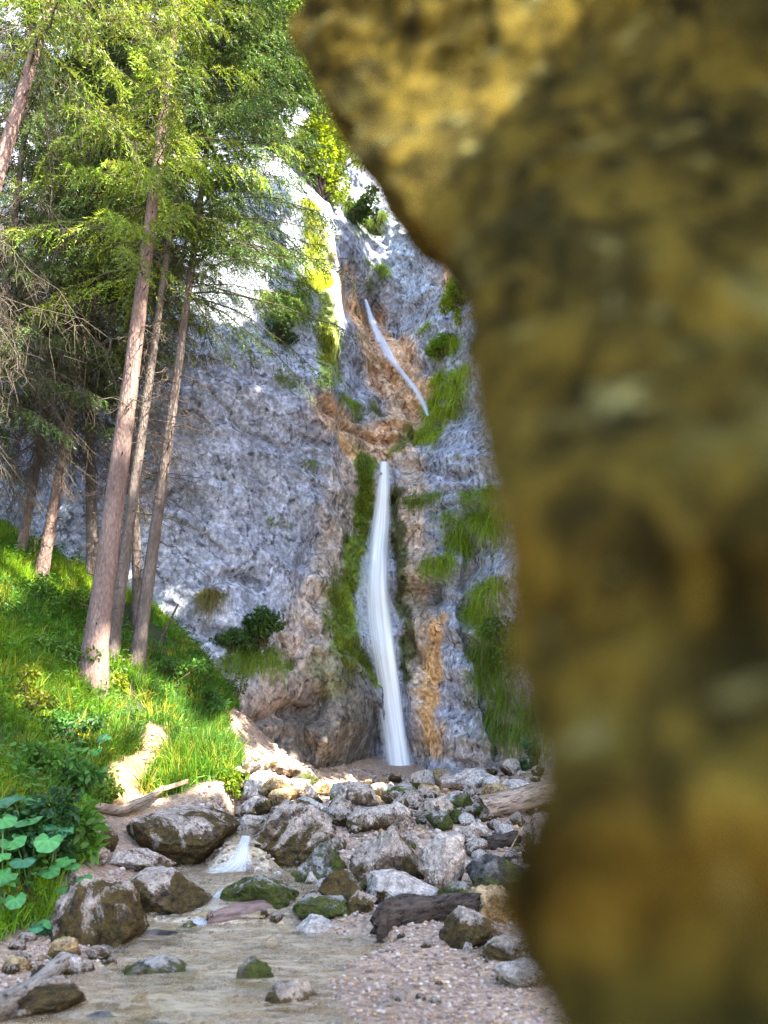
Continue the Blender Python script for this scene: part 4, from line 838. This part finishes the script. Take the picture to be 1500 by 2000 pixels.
hang(500,1290,60,26,1300,'grassy ledge along the foot of the left slab',DG,.6,22)
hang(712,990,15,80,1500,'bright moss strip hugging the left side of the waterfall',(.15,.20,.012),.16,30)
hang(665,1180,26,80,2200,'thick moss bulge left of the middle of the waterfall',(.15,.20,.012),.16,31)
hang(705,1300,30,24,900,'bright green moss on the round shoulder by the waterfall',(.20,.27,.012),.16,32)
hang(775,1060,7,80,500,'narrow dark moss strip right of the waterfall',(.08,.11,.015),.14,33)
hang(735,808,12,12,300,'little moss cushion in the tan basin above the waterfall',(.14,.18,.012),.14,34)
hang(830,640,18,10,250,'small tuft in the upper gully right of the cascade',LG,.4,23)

# ------------------------------------------------------------------ grass of the bank (stuff)
r = np.random.default_rng(21); nT = 21000
tx = r.uniform(-9.5, -.9, nT); ty = r.uniform(5.5, 20.5, nT); zz = G0(tx, ty)
cl_ = fbm(np.stack([tx, ty, 0 * tx], -1), 1.4, 3, 90)
keep = (gm(tx, ty) > .5) & (ty < D0(tx, zz) - .1) & (cl_ + .62 > r.random(nT) * .9) & (tx > -.56 * ty - .6)
tx, ty, cl_ = tx[keep], ty[keep], cl_[keep]; n = len(tx); per = 24; tz = G(tx, ty)
knob = np.exp(-((tx + 3.0) ** 2 + (ty - 13.3) ** 2) / 1.6)
hgt = (.15 + .16 * knob + .15 * (fbm(np.stack([tx, ty, 0 * tx], -1), .9, 2, 91) + .5)) * (1 + .35 * (ty > 11.5)) * r.uniform(.7, 1.3, n)
az = r.uniform(0, 6.28, (n, per)); sp = r.uniform(.05, .75, (n, per)); d = np.stack([np.cos(az) * sp, np.sin(az) * sp, np.ones_like(az)], -1).reshape(-1, 3)
rt = np.repeat(np.stack([tx, ty, tz - .01], -1), per, 0) + r.normal(size=(n * per, 3)) * [.05, .05, 0]
cA = np.array([.17, .31, .012]); cB = np.array([.08, .19, .02]); cY = np.array([.36, .34, .04]); kx = sstep(-.3, .4, fbm(np.stack([tx, ty, 0 * tx], -1), .6, 2, 92))[:, None]; tc_ = cA * kx + cB * (1 - kx)
yb = (r.random(n) < .12)[:, None]; tc_ = np.where(yb, cY, tc_) * r.uniform(.55, 1.35, (n, 1)) * (1 + .45 * fbm(np.stack([tx, ty, 0 * tx], -1), 2.2, 3, 94)[:, None]); bc = np.repeat(tc_, per, 0) * r.uniform(.75, 1.25, (n * per, 1))
v, f, k = blades(rt, norm(d), np.repeat(hgt, per) * r.uniform(.6, 1.3, n * per), .010 * (1 + .5 * (np.repeat(ty, per) > 12)), r.uniform(.15, .8, n * per), 3, bc)
obj('grass', v, f, M_GRASS, col=k, kind='stuff', label='long bright green grass covering the left bank', cat='grass')
# low herbs between the grass (stuff)
nH = 26000; hx = r.uniform(-9.5, -1.3, nH); hy = r.uniform(6, 20, nH); keep = (gm(hx, hy) > .6) & (fbm(np.stack([hx, hy, 0 * hx], -1), .8, 3, 93) > .02) & (hy < D0(hx, G0(hx, hy)) - .1) & (hx > -.56 * hy - .6); hx, hy = hx[keep], hy[keep]; n = len(hx)
hp = np.stack([hx, hy, G(hx, hy) + r.uniform(.05, .38, n)], -1); az = r.uniform(0, 6.28, n)
v, f, k = leaves(hp, np.stack([np.cos(az), np.sin(az), r.uniform(-.5, .3, n)], -1), norm(np.stack([r.normal(size=n) * .4, r.normal(size=n) * .4 - .3, np.ones(n)], -1)), r.uniform(.05, .12, n), r.uniform(.03, .06, n), np.array([.07, .17, .03]) * r.uniform(.6, 1.5, (n, 1)))
obj('ground_cover', v, f, M_LEAF, col=k, kind='stuff', label='small leafy herbs growing through the grass of the bank', cat='ground cover')

# ------------------------------------------------------------------ big leaved plants, lower left
def round_leaf(c, d, nrm, R_, col):
    """scalloped heart-shaped blade with folded midrib"""
    d = norm(d); s = norm(np.cross(d, nrm)); n_ = np.cross(s, d); a = np.linspace(0, 2 * np.pi, 29)[:-1]
    rad = R_ * (1 - .42 * np.exp(-(np.minimum(a, 2*np.pi - a) / .42) ** 2)) * (1 + .05 * np.cos(9 * a)); rad *= 1 + .18 * np.cos(a - np.pi) ** 3
    ring = lambda k_: c + (-np.cos(a) * rad * k_)[:, None] * d + (np.sin(a) * rad * k_ * .9)[:, None] * s + (np.abs(np.sin(a)) * rad * .25 * k_ - .25 * R_ * k_ ** 2 * (1 + .3 * np.cos(5 * a)))[:, None] * n_
    v = np.vstack([[c], ring(.5), ring(1.)]); m = 28; f3 = [[0, 1 + j, 1 + (j + 1) % m] for j in range(m)]; f4 = [[1 + j, 1 + m + j, 1 + m + (j + 1) % m, 1 + (j + 1) % m] for j in range(m)]
    return v, f3, f4
def mat_big():
    m, t, out = newmat('big soft leaves'); c = vcol(t); co = coords(t); n_ = noise(t, co, 25, 4, .6); c = mix(t, .6, c, ramp(t, n_, [(.3, .75), (.7, 1.25)]), 'MULTIPLY')
    b = N_(t, 'ShaderNodeBsdfPrincipled', inp={'Roughness': .45}); t.links.new(c, b.inputs['Base Color']); t.links.new(bump(t, n_, .5, .01), b.inputs['Normal']); tr = N_(t, 'ShaderNodeBsdfTranslucent'); t.links.new(c, tr.inputs[0])
    mx = N_(t, 'ShaderNodeMixShader', inp={0: .3}); t.links.new(b.outputs[0], mx.inputs[1]); t.links.new(tr.outputs[0], mx.inputs[2]); t.links.new(mx.outputs[0], out.inputs[0]); return m
M_BIG = mat_big()
def big_plant(px, py, lv, label, seed):
    base = gh(px, py); root = link('leafy_plant', None, None, base, label, 'plant', 'big leaved plants at the lower left'); r = np.random.default_rng(seed)
    for (lx, ly, R_, Yo) in lv:
        c = P(lx, ly, base[1] + Yo); az = r.uniform(-2.4, -.7); d = np.array([math.cos(az), math.sin(az), r.uniform(-.6, -.1)]); nn = norm(np.array([r.uniform(-.3, .3), -.35 + r.uniform(-.2, .2), 1]))
        rr = R_ * c[1] / F * 1.05; v, f3, f4 = round_leaf(c - base, d, nn, rr, None); col = (np.array([.08, .27, .07]) if r.random() < .6 else np.array([.07, .23, .11])) * r.uniform(.55, 1.3)
        aa = np.arange(28) / 28 * 2 * np.pi; vk = np.concatenate([[1.3], 1 + .22 * np.cos(9 * aa), .92 + .16 * np.cos(9 * aa)]); obj('leaf', v, [np.array(f3), np.array(f4)], M_BIG, root, col=vk[:, None] * col)
        t = np.linspace(0, 1, 6)[:, None]; b0 = np.array([r.uniform(-.06, .06), r.uniform(-.06, .06), -.03]); sp_ = b0 * (1 - t) + (c - base) * t; sp_[:, 2] += .08 * np.sin(t[:, 0] * 3.1); vv_, ff_ = tubes(sp_[None], .006, 5); obj('stem', vv_, ff_, M_STEM, root)
m, t, out = newmat('green stems'); finish(t, out, (.10, .16, .04), None, .6, .3); M_STEM = m
big_plant(60,1730,[(60,1600,30,.1),(95,1640,26,-.2),(25,1560,24,.4),(20,1640,28,-.1),(70,1560,24,.5),(45,1680,26,-.3)],'tall plant with big blue green leaves at the left edge',1)
big_plant(105,1740,[(115,1620,28,.1),(130,1680,18,0),(95,1700,20,-.2),(120,1580,16,.3)],'plant with a wide pale leaf overhanging the dark gap',2)
big_plant(10,1800,[(10,1710,24,0),(30,1755,20,-.1),(-10,1670,30,.1),(5,1600,26,.3)],'low plant of drooping leaves in the lower left shade',3)
big_plant(90,1822,[(82,1805,20,0),(98,1800,17,-.05),(70,1812,14,-.08)],'single small seedling with round bright leaves beside the humped rock',4)
big_plant(130,1760,[(140,1690,17,.1),(165,1715,15,0),(120,1735,16,-.1),(150,1745,13,-.1),(105,1760,15,0),(60,1770,18,0),(35,1700,20,.1)],'plant with many mid sized leaves at the foot of the leafy bank',7)
big_plant(160,1665,[(150,1640,12,.1),(175,1650,13,0),(160,1600,12,.3),(135,1660,14,-.1)],'small leafy plant overhanging the pinkish stone',5)
big_plant(180,1500,[(150,1455,14,.3),(185,1465,15,.1),(205,1440,13,.3),(170,1480,12,0),(130,1470,13,.2)],'fern like plant in the grass above the dirt path',6)
for k_, (bx_, by_, rx_, rz_, cl0, lb_) in enumerate([(60,1180,.55,.30,(.07,.15,.02),'dark green herb patch high on the bank left of the trunks'),(110,1290,.45,.28,(.10,.19,.03),'leafy herb patch left of the thickest trunk'),
  (40,1390,.5,.25,(.17,.20,.02),'yellowish mossy cushion at the left edge of the bank'),(110,1450,.42,.24,(.07,.17,.04),'fresh green herbs below the sunny spot of the bank'),(330,1330,.45,.28,(.08,.18,.03),'leafy herbs right of the rightmost trunk'),
  (400,1390,.42,.28,(.06,.15,.03),'dark herbs where the bank meets the left slab'),(60,1510,.35,.24,(.09,.20,.03),'herb clump above the big leaves at the left edge'),(225,1345,.25,.2,(.22,.27,.02),'bright herbs beside the foot of the thickest trunk'),(150,1200,.4,.3,(.14,.24,.02),'light green herbs behind the foot of the thickest trunk'),
  (200,1560,.22,.16,(.13,.22,.02),'small herb tuft at the left edge of the dirt path'),(450,1540,.22,.14,(.16,.24,.02),'low herb tuft at the right foot of the grassy knoll')]):
    bush(gh(bx_, by_) + [0, 0, rz_ * .55], (rx_, rx_ * .8, rz_), int(2600 * rx_), cl0, lb_, 'herb_clump', 'plant', 60 + k_, .075, 14)
bush(gh(150,1700) + [-.15, .35, .30], (.28, .25, .22), 500, (.12, .26, .04), 'light green herb clump between the big leaves and the humped rock', 'leafy_plant', 'plant', 33, .11, 12)
bush(gh(120,1560) + [0, .2, .2], (.45, .3, .22), 900, (.10, .24, .05), 'bushy green plant above the wide leaved ones, below the path', 'leafy_plant', 'plant', 34, .12, 16)
# dark undergrowth behind the leaves
bush(gh(60,1740) + [-.2, .3, .35], (.6, .5, .4), 3500, (.04, .11, .03), 'dense dark undergrowth behind the big leaves', 'undergrowth', 'shrub', 31, .07, 20)

# ------------------------------------------------------------------ unseen leaf blocker added on the right to shape shade and sun patches
LIT = [(600,470,45,90),(640,640,22,70),(430,570,95,85),(478,800,12,14),(30,850,50,45),(60,370,80,260),(640,330,90,100),(560,120,160,130),(330,60,260,110),(100,1050,26,90),(80,1130,50,50),(210,1345,40,40),(60,1385,60,26),
       (400,1505,60,50),(300,1430,60,34),(440,1430,24,20),(250,1550,60,36),(330,1365,30,16),(540,1540,60,36),(520,1500,40,25),(680,1555,70,22),(870,600,30,50),(860,780,30,50),(430,250,90,130),(20,1150,50,50),
       (150,1450,60,26),(320,1205,24,18),(180,1160,50,40),(620,550,30,60)]
r = np.random.default_rng(99); n = 120000
q = np.stack([r.uniform(6.5, 11, n), r.uniform(-16, 22, n), r.uniform(1, 34, n)], -1)
q = q[(q[:, 1] < D0(q[:, 0], q[:, 2]) - .5)]
ts = np.linspace(2, 34, 90); hitp = np.full((len(q), 3), np.nan)
for t in ts:
    p = q - SUN * t; un = np.isnan(hitp[:, 0]); idx = np.where(un)[0]
    if not len(idx): break
    pp = p[idx]; h_ = (pp[:, 2] <= G0(pp[:, 0], pp[:, 1])) | (pp[:, 1] >= D0(pp[:, 0], pp[:, 2])); hitp[idx[h_]] = pp[h_]
ok = ~np.isnan(hitp[:, 0]); q, hitp = q[ok], hitp[ok]; px, py = proj(hitp); lit = np.zeros(len(q), bool)
gr = .24 * F / np.maximum(hitp[:, 1], 5)
for (a, b, ra, rb) in LIT: lit |= ((px - a) / (ra + gr)) ** 2 + ((py - b) / (rb + gr)) ** 2 < r.uniform(.75, 1.25, len(q))
# the trees' own height: rays that end behind the spruces cross their tops, keep those open
inv = (hitp[:, 1] > 1) & (px > -150) & (px < 1250) & (py > -150) & (py < 2150)
LITW = [(80,10,9.45,.5),(40,200,9.1,.9),(12,340,8.9,.9),(90,1090,17.1,.5),(110,980,17.2,.4),(185,1300,14.4,.45),(600,60,27,2.2),(635,330,27,1.6),(540,140,27,2.4),(300,200,14.5,1.6),(330,60,14,1.8),(230,260,14.5,.8),(420,200,16,1.5),(150,120,14,1.5),(520,420,16,.8)]
for (a, b, Y_, rr_) in LITW:
    p_ = P(a, b, Y_); w_ = q - p_; al_ = w_ @ SUN; lit |= (np.linalg.norm(w_ - al_[:, None] * SUN, axis=1) < rr_)
keep = inv & ~lit & ((py > 330) | (px > 700) | (r.random(len(q)) < .4)); q = q[keep]; n = len(q)
print('blocker clumps', n)
m_ = 3; c = np.repeat(q, m_, 0) + r.normal(size=(n * m_, 3)) * .12; v, f, k = leaves(c, rdir(n * m_), rdir(n * m_), r.uniform(.2, .4, n * m_), r.uniform(.15, .28, n * m_), np.array([.06, .12, .02]) * r.uniform(.6, 1.4, (n * m_, 1)))
obj('leaf_sun_blocker', v, f, M_LEAF, col=k, kind='stuff', label='unseen leaf screen added to shade the gorge, with gaps for sun patches', cat='sun blocker')
